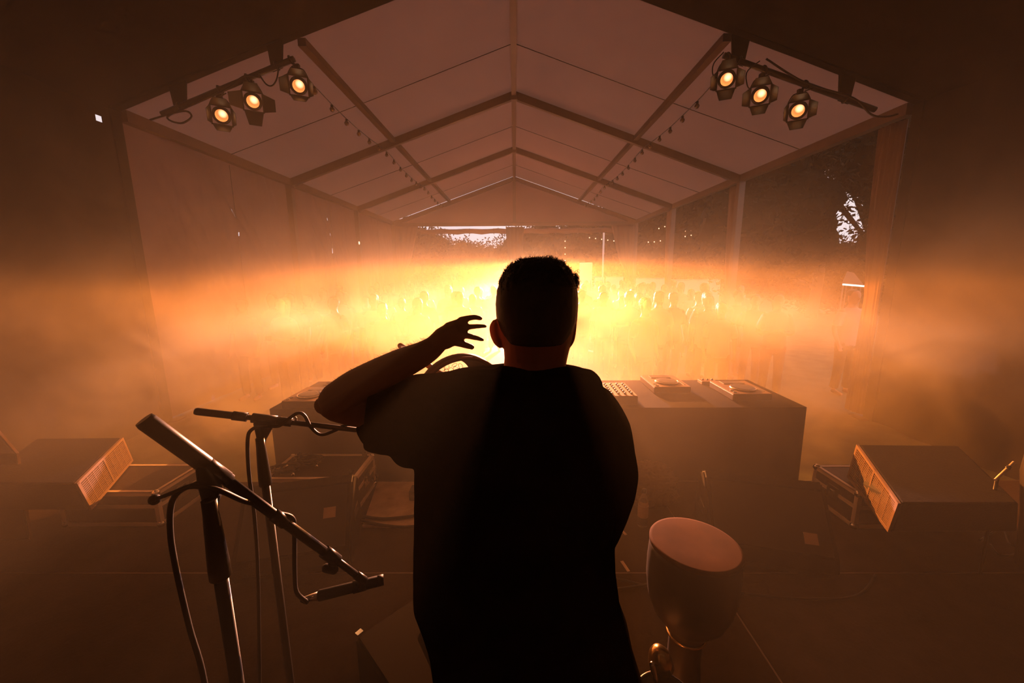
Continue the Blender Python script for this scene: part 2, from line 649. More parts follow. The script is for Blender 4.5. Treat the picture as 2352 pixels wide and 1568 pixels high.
SL = [([(1298, 536), (1298, 610)], 'vertical strand of lit bulbs beyond the far opening'),
      ([(1340, 541), (1400, 549), (1430, 553)], 'lit bulb string beyond the far opening, left of the corner curtain'),
      ([(1475, 553), (1500, 553), (1530, 548)], 'lower lit bulb string right of the far corner'),
      ([(1500, 526), (1528, 517), (1534, 515)], 'short upper lit bulb string right of the far corner'),
      ([(1560, 529), (1590, 526), (1618, 531)], 'upper lit bulb string outside the second bay'),
      ([(1560, 542), (1582, 539), (1602, 533)], 'lower lit bulb string outside the second bay')]
for pp, lab in SL:
    festoon([at(x, y, 23.0) for x, y in pp], lab, 'bulb_lit', .34, .03, 'lit bulb strings outside', cord=.004)

# ------------------------------------------------------------------ lamp bars and lamps
lens_m = bpy.data.materials.new('lens_glow')
lens_m.use_nodes = True
n = lens_m.node_tree
b = n.nodes['Principled BSDF']
tc = n.nodes.new('ShaderNodeTexCoord')
mp = n.nodes.new('ShaderNodeVectorMath')
mp.operation = 'DISTANCE'
mp.inputs[1].default_value = (-.012, .022, 0)
n.links.new(tc.outputs['Object'], mp.inputs[0])
cr = n.nodes.new('ShaderNodeValToRGB')
cr.color_ramp.elements[0].position = 0.0
cr.color_ramp.elements[0].color = (1.0, .75, .45, 1)
cr.color_ramp.elements[1].position = 1.0
cr.color_ramp.elements[1].color = (.75, .22, .05, 1)
e = cr.color_ramp.elements.new(.35)
e.color = (1.0, .5, .22, 1)
e = cr.color_ramp.elements.new(.6)
e.color = (.5, .14, .03, 1)
ml = n.nodes.new('ShaderNodeMath')
ml.operation = 'MULTIPLY'
ml.inputs[1].default_value = 12.0
n.links.new(mp.outputs['Value'], ml.inputs[0])
n.links.new(ml.outputs[0], cr.inputs[0])
n.links.new(cr.outputs[0], b.inputs['Emission Color'])
n.links.new(cr.outputs[0], b.inputs['Base Color'])
b.inputs['Emission Strength'].default_value = 2.0
MAT['lens_glow'] = lens_m


def flap(w0, w1, L, th=.004):
    """barn door leaf hinged at the origin, opening along +y away from hinge, in xy plane"""
    m = MB()
    m.prism([(-w0 / 2, 0, 0), (w0 / 2, 0, 0), (w1 / 2, L, 0), (-w1 / 2, L, 0)], (0, 0, th))
    return m


def lamp(px, py, Y, barpt, label, opens, aim):
    c = at(px, py, Y)
    t = empty('stage_lamp', c, label, 'stage lamp', 'barn-door stage lamps')
    d = (Vector(aim) - c).normalized()          # local -Z looks at the stage
    q = d.to_track_quat('-Z', 'Y').to_matrix().to_4x4()
    M = Matrix.Translation(c) @ q
    # housing: built along local +z (behind the lens)
    MB().lathe([(.068, -.02), (.092, -.02), (.098, 0), (.098, .05), (.088, .06), (.088, .18), (.075, .22), (.05, .24), (.0, .245)], 24).xf(M).build('housing', 'dark_metal', t)
    me = MB().lathe([(0, 0.0), (.03, -.006), (.055, -.002), (.066, 0.006), (.0, 0.008)], 24).mesh('lens')
    me.materials.append(lens_m)
    o = bpy.data.objects.new('lens', me)
    COL.objects.link(o)
    o.matrix_world = M @ Matrix.Translation((0, 0, -.029))
    mw = o.matrix_basis.copy() if o.matrix_basis != Matrix.Identity(4) else M @ Matrix.Translation((0, 0, -.029))
    o.matrix_basis = mw
    adopt(o, t)
    # square door frame
    f = MB()
    for a, b_ in (((-.11, -.11), (.11, -.095)), ((-.11, .095), (.11, .11)), ((-.11, -.11), (-.095, .11)), ((.095, -.11), (.11, .11))):
        f.box((a[0], a[1], -.035), (b_[0], b_[1], -.02))
    f.xf(M).build('door_frame', 'dark_metal', t)
    for k_, ang in enumerate(opens):
        rot = Matrix.Rotation(k_ * PI / 2, 4, 'Z') @ Matrix.Translation((0, .105, -.03)) @ Matrix.Rotation(-R(ang), 4, 'X')
        flap(.20, .13, .15).xf(M @ rot).build('barn_door', 'dark_metal', t)
    MB().torus(M @ Vector((0, .112, .02)), .014, .004, d, 12, 5).build('ring', 'dark_metal', t)
    # yoke and clamp
    bp = Vector(barpt)
    side = (q.to_3x3() @ Vector((1, 0, 0)))
    up = Vector((0, 0, 1))
    top = c + up * .17 - d * .06
    y_ = MB()
    back = -d * .10
    y_.tube([c + back * .5 + side * .115, c + back * .5 + side * .118 + up * .07, top + side * .075 + up * .0, top + side * .03 + up * .02, top - side * .03 + up * .02, top - side * .075, c + back * .5 - side * .118 + up * .07, c + back * .5 - side * .115], .0055, 7, spline=True)
    y_.build('yoke', 'dark_metal', t)
    for s in (-1, 1):
        MB().tube([c + back * .5 + side * .09 * s, c + back * .5 + side * .145 * s], .016, 10).build('knob', 'black_plastic', t)
    cl = MB()
    cl.box(top + Vector((-.03, -.02, 0)), top + Vector((.03, .02, .06)), .004)
    cl.tube([top + up * .04, bp - up * .02], .014, 8)
    cl.torus(bp, .042, .012, (1, 0, .4), 18, 6)
    cl.tube([bp - up * .07 + Vector((.0, 0, 0)), bp - up * .06 + Vector((.08, -.02, .012))], .007, 6)
    cl.build('clamp', 'dark_metal', t)
    # its own light
    l = bpy.data.lights.new('lamp_light', 'SPOT')
    l.energy = 7
    l.color = (1.0, .42, .14)
    l.spot_size = R(62)
    l.spot_blend = .6
    l.shadow_soft_size = .05
    lo = bpy.data.objects.new('lamp_light', l)
    COL.objects.link(lo)
    lo.matrix_basis = M @ Matrix.Translation((0, 0, -.05))
    adopt(lo, t)
    return t


def lampbar(a, b, label, hang):
    a, b = Vector(a), Vector(b)
    t = empty('lamp_bar', (a + b) / 2, label, 'lamp bar', 'bars carrying the stage lamps')
    MB().tube([a, b], .032, 14).build('pipe', 'dark_metal', t)
    for f, wd in hang:
        p = a.lerp(b, f)
        d = (b - a).normalized()
        o = MB()
        o.prism([p - d * wd * .35 + Vector((0, 0, -.03)), p + d * wd * .3 + Vector((0, 0, -.03)), p + d * wd * .5 + Vector((0, 0, .25)), p - d * wd * .5 + Vector((0, 0, .25))], (0, .03, 0))
        o.build('hanger', 'black_fabric', t)
        MB().torus(p, .04, .012, d, 16, 6).build('clamp', 'dark_metal', t)
    return t


LA, LB = at(372, 262, 5.15), at(676, 135, 5.15)
RA, RB = at(1662, 127, 5.15), at(2010, 252, 5.15)
lampbar(LA, LB, 'black pipe of three stage lamps on the left roof edge', [(.14, .22), (.87, .2)])
lampbar(RA, RB, 'black pipe of three stage lamps on the right roof edge', [(.10, .22), (.80, .2)])


def on(a, b, px):
    """point of the bar that shows at column px"""
    best, bp = 1e9, a
    for i in range(201):
        p = a.lerp(b, i / 200)
        v = CAMR.transposed() @ (p - Vector((0, 0, CZ)))
        x = 1176 + 900 * v.x / -v.z
        if abs(x - px) < best:
            best, bp = abs(x - px), p
    return bp


lamp(509, 265, 5.12, on(LA, LB, 505), 'lit stage lamp lowest on the left bar, doors hanging', (55, 78, 72, 78), (-.3, .3, 1.7))
lamp(581, 233, 5.12, on(LA, LB, 570), 'lit stage lamp in the middle of the left bar, broad lower door', (50, 35, 12, 30), (-.3, .3, 1.7))
lamp(686, 197, 5.12, on(LA, LB, 668), 'lit stage lamp highest on the left bar, side door open', (60, 72, 78, 55), (-.3, .3, 1.7))
lamp(1669, 182, 5.12, on(RA, RB, 1673), 'lit stage lamp highest on the right bar', (50, 62, 55, 66), (.3, .3, 1.7))
lamp(1746, 219, 5.12, on(RA, RB, 1755), 'lit stage lamp in the middle of the right bar', (55, 66, 60, 60), (.3, .3, 1.7))
lamp(1833, 254, 5.12, on(RA, RB, 1850), 'lit stage lamp lowest on the right bar, one door hanging', (60, 62, 60, 78), (.3, .3, 1.7))


def cable(name, pts, r, label, cat='cable', group=None, m='rubber', spline=True):
    o = MB().tube(pts, r, 7, spline=spline).build(name, m)
    return tag(o, label, cat, group)


cable('power_cable', [at(345, 275, 5.1), at(420, 255, 5.1), at(440, 268, 5.1), at(415, 283, 5.1), at(385, 268, 5.1), at(452, 236, 5.1), at(520, 205, 5.1), at(562, 175, 5.1), at(600, 178, 5.1)], .011, 'black cable bundle drooping at the low end of the left bar', group='cables on the lamp bars')
cable('power_cable', [at(595, 170, 5.1), at(610, 192, 5.1), at(625, 197, 5.1), at(636, 180, 5.1), at(640, 152, 5.1)], .009, 'black cable loop hanging between the two upper left lamps', group='cables on the lamp bars')
cable('power_cable', [at(672, 165, 5.1), at(646, 178, 5.1), at(648, 190, 5.1), at(668, 202, 5.1)], .007, 'thin black tail cable of the highest left lamp', group='cables on the lamp bars')
cable('power_cable', [at(1662, 120, 5.1), at(1640, 145, 5.1), at(1637, 170, 5.1), at(1648, 182, 5.1)], .007, 'thin black tail cable of the highest right lamp', group='cables on the lamp bars')
cable('power_cable', [at(1745, 140, 5.1), at(1716, 165, 5.1), at(1716, 195, 5.1), at(1725, 208, 5.1)], .007, 'thin black tail cable of the middle right lamp', group='cables on the lamp bars')
cable('power_cable', [at(1760, 135, 5.1), at(1850, 190, 5.1), at(1960, 225, 5.1), at(2000, 262, 5.1), at(2035, 268, 5.1), at(2062, 262, 5.1)], .011, 'black cable run along the right lamp bar to the eave', group='cables on the lamp bars')

# ------------------------------------------------------------------ outside: trees, bar fence, pole, stall
def make_tree(name, trunk_base, blobs, label, seed, leaf=.13, n_leaf=2600, core=.72, group='trees outside the tent'):
    rr = random.Random(seed)
    t = empty(name, trunk_base, label, 'tree', group)
    tb = Vector(trunk_base)
    tr = MB()
    top = sum((Vector(b_[0]) for b_ in blobs), Vector()) / len(blobs)
    tr.tube([tb, tb.lerp(Vector((tb.x, tb.y, top.z)), .5) + Vector((.15, 0, 0)), Vector((tb.x, tb.y, top.z))], [.24, .18, .12], 10, spline=True)
    for c, r_ in blobs[:8]:
        tr.tube([Vector((tb.x, tb.y, tb.z + (Vector(c).z - tb.z) * .55)), Vector(c)], [.10, .04], 6)
    tr.build('trunk', 'bark', t)
    f = MB()
    vols = sum(b_[1] ** 2 for b_ in blobs)
    for c, r_ in blobs:
        c = Vector(c)
        if core > 0:
            res = bmesh.ops.create_icosphere(f.bm, subdivisions=3, radius=r_ * core)
            for v in res['verts']:
                d_ = v.co.normalized()
                v.co = c + v.co * (1 + .35 * noise.noise(d_ * 2.5 + c))
        for _ in range(int(2.0 * n_leaf * r_ ** 2 / vols)):
            d_ = Vector((rr.gauss(0, 1), rr.gauss(0, 1), rr.gauss(0, 1))).normalized()
            p = c + d_ * r_ * (rr.uniform(.5, 1.08) * (1 + .18 * noise.noise(d_ * 2 + c)))
            a = Vector((rr.gauss(0, 1), rr.gauss(0, 1), rr.gauss(0, 1))).normalized() * leaf * rr.uniform(.6, 1.2)
            b_ = a.orthogonal().normalized() * leaf * .5
            vs = [f.bm.verts.new(p + a), f.bm.verts.new(p + b_), f.bm.verts.new(p - a), f.bm.verts.new(p - b_)]
            f.bm.faces.new(vs)
    me = bpy.data.meshes.new('foliage')
    f.bm.to_mesh(me)
    f.bm.free()
    me.materials.append(MAT['leaf'])
    o = bpy.data.objects.new('foliage', me)
    COL.objects.link(o)
    adopt(o, t)
    return t


def B(px, py, Y, r):
    return (at(px, py, Y), r)


rt = random.Random(11)
make_tree('tree', (13.2, 17.5, 0), [B(1800, 470, 16, 2.2), B(1760, 380, 16, 2.0), B(1850, 470, 16.5, 1.1), B(1830, 560, 16, 1.7), B(1700, 500, 16, 2.0), B(1720, 600, 16, 1.6), B(1850, 330, 16, 1.6)], 'dark leafy tree right of the tent, left of the bright sky gap', 1, n_leaf=5200)
make_tree('tree', (20.5, 17.0, 0), [B(2085, 430, 16, 2.0), B(2040, 340, 16, 1.8), B(2060, 560, 16, 1.6), B(2150, 500, 16, 2.0), B(2120, 350, 16, 2.2), B(2030, 480, 16.5, .75)], 'dark leafy tree right of the bright sky gap', 2, n_leaf=5000)
make_tree('tree', (17.6, 20.0, 0), [B(1905, 625, 19, 1.5), B(1960, 650, 19, 1.6), B(1990, 610, 19, 1.2), B(1880, 660, 19, 1.4), B(1925, 585, 19, .75), B(2020, 680, 19, 1.4)], 'lower bushy tree under the bright sky gap', 3, n_leaf=3500)
make_tree('tree', (16.8, 19.0, 0), [B(1900, 350, 18, 1.2), B(1960, 345, 18, 1.25), B(1935, 300, 18, 1.6), B(1868, 410, 17.6, .55), B(1950, 420, 18, .6), B(1905, 430, 18, .4)], 'thin-crowned tall tree whose twigs cross the bright sky gap', 4, n_leaf=3600, core=.45, leaf=.12)
make_tree('tree', (14.0, 30.0, 0), [B(1600, 560, 28, 3.0), B(1560, 480, 28, 3.2), B(1650, 480, 28, 3.2), B(1490, 560, 28, 3.0), B(1440, 520, 28, 2.6), B(1690, 580, 27, 3.0)], 'broad dark tree beyond the far right corner of the tent', 5, n_leaf=5200, leaf=.17)
make_tree('tree', (8.0, 36.0, 0), [B(1370, 575, 34, 3.0), B(1300, 590, 34, 2.6), B(1250, 560, 34, 2.4), B(1420, 560, 34, 3.4), B(1340, 535, 34, 2.2)], 'dark tree seen through the right half of the far opening', 6, n_leaf=4200, leaf=.18)
make_tree('tree', (-2.0, 38.0, 0), [B(1080, 600, 36, 2.1), B(1130, 612, 36, 2.4), B(1190, 590, 36, 2.6), B(1040, 603, 36, 2.2), B(1000, 585, 36, 2.3), B(1063, 572, 36, .9), B(1100, 583, 36, .9)], 'low tree under the strip of bright sky in the far opening', 7, n_leaf=4200, leaf=.15)
make_tree('tree', (-8.5, 35.0, 0), [B(960, 570, 34, 2.2), B(915, 560, 34, 2.6), B(860, 570, 34, 3.0), B(930, 620, 34, 2.6), B(985, 600, 34, 2.2)], 'dark tree seen through the left half of the far opening', 8, n_leaf=4000, leaf=.18)
# hedge that closes the view below the crowns
hd = MB()
rr = random.Random(5)
for i in range(60):
    x = -16 + i * .85
    y = 39 + 1.2 * noise.noise(Vector((i * .3, 1, 2))) - max(0, x - 8) * .72
    r_ = rr.uniform(1.3, 1.9)
    res = bmesh.ops.create_icosphere(hd.bm, subdivisions=2, radius=r_)
    for v in res['verts']:
        v.co = Vector((v.co.x, v.co.y, v.co.z * 1.15)) * (1 + .25 * noise.noise(v.co * 1.3 + Vector((i, 0, 0)))) + Vector((x, y, 1.5))
    for _ in range(160):
        d_ = Vector((rr.gauss(0, 1), rr.gauss(0, 1), rr.gauss(0, 1))).normalized()
        p = Vector((x, y, 1.5)) + d_ * r_ * 1.1
        a = Vector((rr.gauss(0, 1), rr.gauss(0, 1), rr.gauss(0, 1))).normalized() * .25
        b_ = a.orthogonal().normalized() * .12
        hd.bm.faces.new([hd.bm.verts.new(p + a), hd.bm.verts.new(p + b_), hd.bm.verts.new(p - a), hd.bm.verts.new(p - b_)])
me = bpy.data.meshes.new('hedge')
hd.bm.to_mesh(me)
hd.bm.free()
me.materials.append(MAT['leaf'])
o = bpy.data.objects.new('hedge', me)
COL.objects.link(o)
tag(o, 'long dark hedge closing the field behind the tent', 'hedge')

mat('counter_top', (0.4, 0.33, 0.3), 0.5)
for (a, b_, lab) in (((1366, 637), (1432, 640), 'white bar panel left of the far corner curtain'), ((1460, 640), (1530, 643), 'white bar panel just right of the far corner'), ((1545, 643), (1655, 645), 'long white bar panel outside the second bay'), ((1685, 645), (1716, 646), 'short white bar panel farthest right')):
    p0, p1 = at(a[0], a[1], 24), at(b_[0], b_[1], 24)
    t = empty('bar_panel', (p0.x, 24, 0), lab, 'panel', 'white bar panels')
    MB().box((p0.x, 24, 0.03), (p1.x, 24.04, p0.z)).build('panel', 'white_panel', t)
    MB().box((p0.x, 23.98, p0.z), (p1.x, 24.35, p0.z + .04)).build('counter', 'counter_top', t)
    nn = max(2, int((p1.x - p0.x) / 1.2) + 1)
    for j in range(nn):
        x = p0.x + .04 + (p1.x - p0.x - .08) * j / (nn - 1)
        MB().box((x - .03, 24.04, 0), (x + .03, 24.10, p0.z)).build('leg', 'frame_metal', t)
p0, p1 = at(1335, 603, 23), at(1361, 603, 23)
t = empty('drinks_fridge', (p0.x, 23, 0), 'tall white cabinet standing outside the far opening', 'cabinet')
MB().box((p0.x, 23, 0.05), (p1.x, 23.6, p0.z), .02).build('body', 'white_panel', t)
MB().box((p0.x + .03, 22.97, 0.2), (p1.x - .03, 23.0, p0.z - .12), .005).build('door', 'white_panel', t)
MB().tube([(p1.x - .08, 22.95, 1.2), (p1.x - .08, 22.95, 1.6)], .012, 6).build('handle', 'frame_metal', t)
p0 = at(1388, 533, 22)
t = empty('flag_pole', (p0.x, 22, 0), 'thin white pole standing outside the far opening', 'pole')
MB().tube([(p0.x, 22, 0), (p0.x - .02, 22, p0.z)], .05, 10).build('mast', 'white_panel', t)
MB().box((p0.x - .2, 21.8, 0), (p0.x + .2, 22.2, .05)).build('base', 'frame_metal', t)
MB().lathe([(0, 0), (.06, .02), (.07, .06), (.0, .12)], 10, (p0.x - .02, 22, p0.z)).build('cap', 'white_panel', t)
p0, p1 = at(1936, 653, 12), at(1984, 657, 12)
t = empty('lit_canopy', (p0.x, 12, 0), 'small stall with a bright lit front edge, beyond the right opening', 'stall')
MB().bar(p0, p1, .04, .05).build('light_strip', 'sign_lit', t)
MB().prism([p0 + Vector((0, .03, .02)), p1 + Vector((0, .03, .02)), p1 + Vector((.5, 1.0, .35)), p0 + Vector((.9, 1.0, .35))], (0, 0, .04)).build('roof', 'curtain_fabric', t)
for q_ in (p0 + Vector((.05, .05, 0)), p1 + Vector((-.05, .05, 0)), p0 + Vector((.9, .95, .3)), p1 + Vector((.45, .95, .3))):
    MB().tube([(q_.x, q_.y, 0), q_], .02, 8).build('leg', 'frame_metal', t)

# added unseen floodlight in the crowd, its doors shaped to flatten the beam
F = FRONT
t = empty('beam_lamp', (F.x, F.y + .1, 0), 'floodlight on a thin stand behind the drummer head, source of the glow', 'floodlight')
MB().lathe([(.0, -.16), (.045, -.15), (.055, -.10), (.055, .05), (.0, .05)], 20, (F.x, F.y + .10, F.z), (0, -1, 0)).build('housing', 'flocked_black', t)
h = MB()


def hood(u, v):
    az = R(-105 + 210 * u)
    e_ = R(-0.9 - 5.2 * (1 - math.cos(az)))
    r_ = .36 * v
    return (F.x + r_ * math.sin(az), F.y + .03 - r_ * math.cos(az), F.z + .010 * (1 - v) + v * (.003 + .36 * math.tan(e_)))


h.quadgrid(hood, 42, 6)
h.build('barn_door', 'flocked_black', t)
h = MB()
h.prism([(F.x - .4, F.y + .05, F.z - .022), (F.x + .4, F.y + .05, F.z - .022), (F.x + .4, F.y - .10, F.z - .075), (F.x - .4, F.y - .10, F.z - .075)], (0, 0, -.003))
h.build('barn_door', 'flocked_black', t)
MB().tube([(F.x, F.y + .12, F.z - .04), (F.x, F.y + .12, .02)], .014, 10).build('pole', 'flocked_black', t)
for a_ in range(3):
    an = a_ * 2.094 + .5
    MB().tube([(F.x, F.y + .12, .45), (F.x + .3 * math.cos(an), F.y + .12 + .3 * math.sin(an), .01)], .010, 8).build('leg', 'flocked_black', t)
# ------------------------------------------------------------------ stage decks
mat('deck_edging', (0.16, 0.11, 0.08), 0.5, 0.4)


def add_deck(x0, x1, y0, y1):
    m = MB()
    m.box((x0 + .004, y0 + .004, SZ - .06), (x1 - .004, y1 - .004, SZ))
    o = m.build('floor', 'stage_deck')
    tag(o, kind='structure')
    e = MB()
    for a, b in (((x0, y0), (x1, y0 + .004)), ((x0, y1 - .004), (x1, y1)), ((x0, y0), (x0 + .004, y1)), ((x1 - .004, y0), (x1, y1))):
        e.box((a[0], a[1], SZ - .07), (b[0], b[1], SZ + .001))
    adopt(e.build('deck_edge', 'deck_edging'), o)
    l = MB()
    for x in (x0 + .06, x1 - .06):
        for y in (y0 + .06, y1 - .06):
            l.box((x - .02, y - .02, 0), (x + .02, y + .02, SZ - .06))
    adopt(l.build('deck_legs', 'frame_metal'), o)


for x0, x1 in ((-4.89, 1.11), (1.11, 4.88)):
    for y0, y1 in ((-2.02, -1.02), (-1.02, -.02), (-.02, .98), (.98, 1.98), (1.98, 2.98)):
        add_deck(x0, x1, y0, y1)
o = MB().quadgrid(lambda u, v: (-4.88 + 9.76 * u, 2.985 + .012 * math.sin(u * 260), .01 + (SZ - .03) * v), 400, 2).build('trim_20', 'black_fabric')
tag(o, kind='structure')


def block(bot, top):
    """prism between a bottom outline and a top outline"""
    m = MB()
    m.rings([bot, top], smooth=False)
    return m


def edge_bar(m, a, b, w, h):
    return m.bar(a, b, w, h)


# ------------------------------------------------------------------ flight cases
def flight_case(x0, x1, y0, y1, z0, z1, label, feet=False):
    t = empty('flight_case', ((x0 + x1) / 2, (y0 + y1) / 2, z0), label, 'flight case')
    MB().box((x0 + .006, y0 + .006, z0 + .004), (x1 - .006, y1 - .006, z1 - .004)).build('body', 'case_panel', t)
    e = MB()
    w = .028
    zs = [(z0, z0 + w), (z1 - w, z1)]
    for za, zb in zs:
        e.box((x0, y0, za), (x1, y0 + .006, zb)); e.box((x0, y1 - .006, za), (x1, y1, zb))
        e.box((x0, y0, za), (x0 + .006, y1, zb)); e.box((x1 - .006, y0, za), (x1, y1, zb))
    for za, zb in ((z1 - .004, z1), (z0, z0 + .004)):
        e.box((x0, y0, za), (x1, y0 + w, zb)); e.box((x0, y1 - w, za), (x1, y1, zb))
        e.box((x0, y0, za), (x0 + w, y1, zb)); e.box((x1 - w, y0, za), (x1, y1, zb))
    for x in (x0, x1 - w):
        for y in (y0, y1 - w):
            e.box((x, y, z0), (x + w, y + w, z1))
    e.build('edge_trim', 'aluminium', t)
    zm = z0 + (z1 - z0) * .58
    b = MB()
    b.box((x0 - .001, y0 - .001, zm - .012), (x1 + .001, y1 + .001, zm + .012))
    b.build('lid_band', 'aluminium', t)
    for cx_ in (x0 + .012, x1 - .012):
        for cy_ in (y0 + .012, y1 - .012):
            for cz_ in (z0 + .012, z1 - .012):
                s = MB()
                bmesh.ops.create_uvsphere(s.bm, u_segments=12, v_segments=8, radius=.024)
                s.xf(Matrix.Translation((cx_, cy_, cz_)))
                s.build('ball_corner', 'chrome', t)
    for side in ((x0 - .004, 1), (x1 + .004, -1)):
        la = MB()
        yc = (y0 + y1) / 2
        la.box((side[0] - .004, yc - .05, zm - .05), (side[0] + .004, yc + .05, zm + .05), .002)
        la.box((side[0] - .012, yc - .015, zm - .03), (side[0] + .012, yc + .015, zm + .02), .003)
        la.build('latch', 'chrome', t)
        h = MB()
        h.tube([(side[0], yc + .10, zm - .06), (side[0] - .02 * side[1], yc + .10, zm - .08), (side[0] - .02 * side[1], yc + .2 - .02, zm - .08), (side[0], yc + .18, zm - .06)], .006, 8)
        h.build('handle', 'black_plastic', t)
    if feet:
        for x, y in feet:
            MB().lathe([(.016, 0), (.019, .002), (.017, .034), (.006, .036), (.006, .028), (0, .028)], 16, (x, y, z1)).build('rubber_foot', 'rubber', t)
    return t


flight_case(-1.80, -1.14, 2.56, 2.95, SZ + .001, .66, 'upturned flight case with rubber feet, left of the drummer, cables piled on top', [(-1.72, 2.90), (-1.20, 2.90), (-1.19, 2.62), (-1.73, 2.62)])
flight_case(2.25, 3.0, 2.37, 2.76, SZ + .001, .655, 'flight case with metal edges under the right wedge speaker')
flight_case(-3.1, -2.42, 2.40, 2.80, SZ + .001, .655, 'flight case with metal edges under the left wedge speaker in the haze')


# ------------------------------------------------------------------ stage wedges
def wedge_speaker(top4, bot4, label, handle_side=None, grille_face=(3, 0)):
    """top4/bot4: A back-left, B back-right, C front-right, D front-left; grille on the face between two corners"""
    c = sum((Vector(p) for p in bot4), Vector()) / 4
    t = empty('wedge_speaker', c, label, 'speaker')
    m = block([Vector(p) for p in bot4], [Vector(p) for p in top4])
    bmesh.ops.bevel(m.bm, geom=list(m.bm.edges), offset=.014, segments=3, affect='EDGES', profile=.5)
    m.build('cabinet', 'speaker_black', t)
    i, j = grille_face
    a0, a1, b0, b1 = Vector(bot4[i]), Vector(bot4[j]), Vector(top4[i]), Vector(top4[j])
    nrm = (a1 - a0).cross(b0 - a0).normalized()
    if nrm.dot((a0 + a1) / 2 - c) < 0:
        nrm = -nrm

    def pt(u, v, o=0.0):
        return (a0.lerp(a1, u)).lerp(b0.lerp(b1, u), v) + nrm * o
    fr = MB()
    for (u0, v0, u1, v1) in ((0, 0, 1, .07), (0, .93, 1, 1), (0, 0, .035, 1), (.965, 0, 1, 1), (.485, 0, .515, 1)):
        fr.rings([[pt(u0, v0), pt(u1, v0), pt(u1, v1), pt(u0, v1)], [pt(u0, v0, .012), pt(u1, v0, .012), pt(u1, v1, .012), pt(u0, v1, .012)]], smooth=False)
    fr.build('grille_frame', 'grille', t)
    bk = MB()
    bk.rings([[pt(.03, .06, .001), pt(.97, .06, .001), pt(.97, .94, .001), pt(.03, .94, .001)], [pt(.03, .06, .004), pt(.97, .06, .004), pt(.97, .94, .004), pt(.03, .94, .004)]], smooth=False)
    bk.build('grille_cloth', 'grille_dark', t)
    g_ = MB()
    nb = 15
    for k_ in range(nb):
        v = .08 + .84 * k_ / (nb - 1)
        g_.bar(pt(.03, v, .008), pt(.97, v, .008), .0075, .004, nrm)
    nb = 9
    for k_ in range(nb):
        u = .04 + .92 * k_ / (nb - 1)
        g_.bar(pt(u, .07, .008), pt(u, .93, .008), .006, .0045, nrm)
    g_.build('grille', 'grille', t)
    return t


def zt(px, py, z):
    return atz(px, py, z)


TZ, BZ = .93, .665
topR = [zt(1972, 1020, TZ), zt(2200, 1022, TZ), zt(2342, 1156, TZ), zt(2070, 1156, TZ)]
botR = [zt(1950, 1095, BZ), zt(2215, 1095, BZ), zt(2338, 1222, BZ), zt(2045, 1222, BZ)]
wedge_speaker(topR, botR, 'wedge speaker lying on a flight case on the right, slotted grille facing left')
topL = [zt(278, 1004, TZ), zt(85, 1006, TZ), zt(-60, 1110, TZ), zt(170, 1110, TZ)]
botL = [zt(302, 1058, BZ), zt(70, 1062, BZ), zt(-50, 1172, BZ), zt(205, 1172, BZ)]
wedge_speaker(topL, botL, 'wedge speaker lying on a flight case on the left in thick haze')
topF = [zt(-10, 985, 1.0), zt(-220, 985, 1.0), zt(-260, 1050, 1.0), zt(38, 1042, 1.0)]
botF = [Vector((p.x - .05, p.y, SZ + .002)) for p in topF]
wedge_speaker(topF, botF, 'speaker cabinet cut off by the left edge of the view')


def monitor(loc, rz, w_, label, lab_u, lab_v, rake=.10):
    """floor monitor with its sloped grille towards -y (local)"""
    t = empty('floor_monitor', loc, label, 'monitor speaker', 'floor monitors in front of the drummer', rz)
    M = Matrix.Translation(loc) @ Matrix.Rotation(rz, 4, 'Z')
    prof = [(0.03, 0.0), (0.0, .05), (.02, .12), (.26, .41), (.31, .43), (.40, .38), (.46, .20), (.46, 0.0)]
    m = MB().prism([(-w_ / 2, y, z) for y, z in prof], (w_, 0, 0))
    bmesh.ops.bevel(m.bm, geom=[e for e in m.bm.edges if abs((e.verts[0].co - e.verts[1].co).x) < .01], offset=.012, segments=3, affect='EDGES')
    m.xf(M).build('cabinet', 'speaker_black', t)
    a, b = Vector((0, .02, .12)), Vector((0, .26, .41))
    nrm = Vector((0, -(b - a).z, (b - a).y)).normalized()
    g_ = MB()
    g_.quadgrid(lambda u, v: Vector(((u - .5) * (w_ - .06), 0, 0)) + a.lerp(b, .04 + v * .92) + nrm * (.010 + .004 * math.sin(PI * u) * math.sin(PI * v)), 10, 10)
    g_.quadgrid(lambda u, v: Vector(((u - .5) * (w_ - .06), 0, 0)) + a.lerp(b, .04 + v * .92) - nrm * .001, 2, 2)
    g_.xf(M).build('grille', 'grille_dark', t)
    l = MB()
    cpt = Vector(((lab_u - .5) * w_, 0, 0)) + a.lerp(b, lab_v) + nrm * .017
    s_ = (b - a).normalized()
    ux = Vector((1, 0, 0))
    l.rings([[cpt - ux * .034 - s_ * .03, cpt + ux * .034 - s_ * .03, cpt + ux * .034 + s_ * .03, cpt - ux * .034 + s_ * .03], [p + nrm * .002 for p in (cpt - ux * .034 - s_ * .03, cpt + ux * .034 - s_ * .03, cpt + ux * .034 + s_ * .03, cpt - ux * .034 + s_ * .03)]], smooth=False)
    l.xf(M).build('label', 'label_paper', t)
    for s in (-1, 1):
        h = MB()
        x = s * w_ / 2
        h.box((x - .004, .20, .17), (x + .004, .34, .23), .003)
        h.xf(M).build('side_handle', 'black_plastic', t)
    return t


monitor((1.46, 1.98, SZ + .001), R(-14), .66, 'black floor monitor with a small paper label, right behind the goblet drum', .80, .25)
monitor((-1.26, 1.94, SZ + .001), R(14), .62, 'black floor monitor with a small paper label, left in front of the flight case', .80, .55)

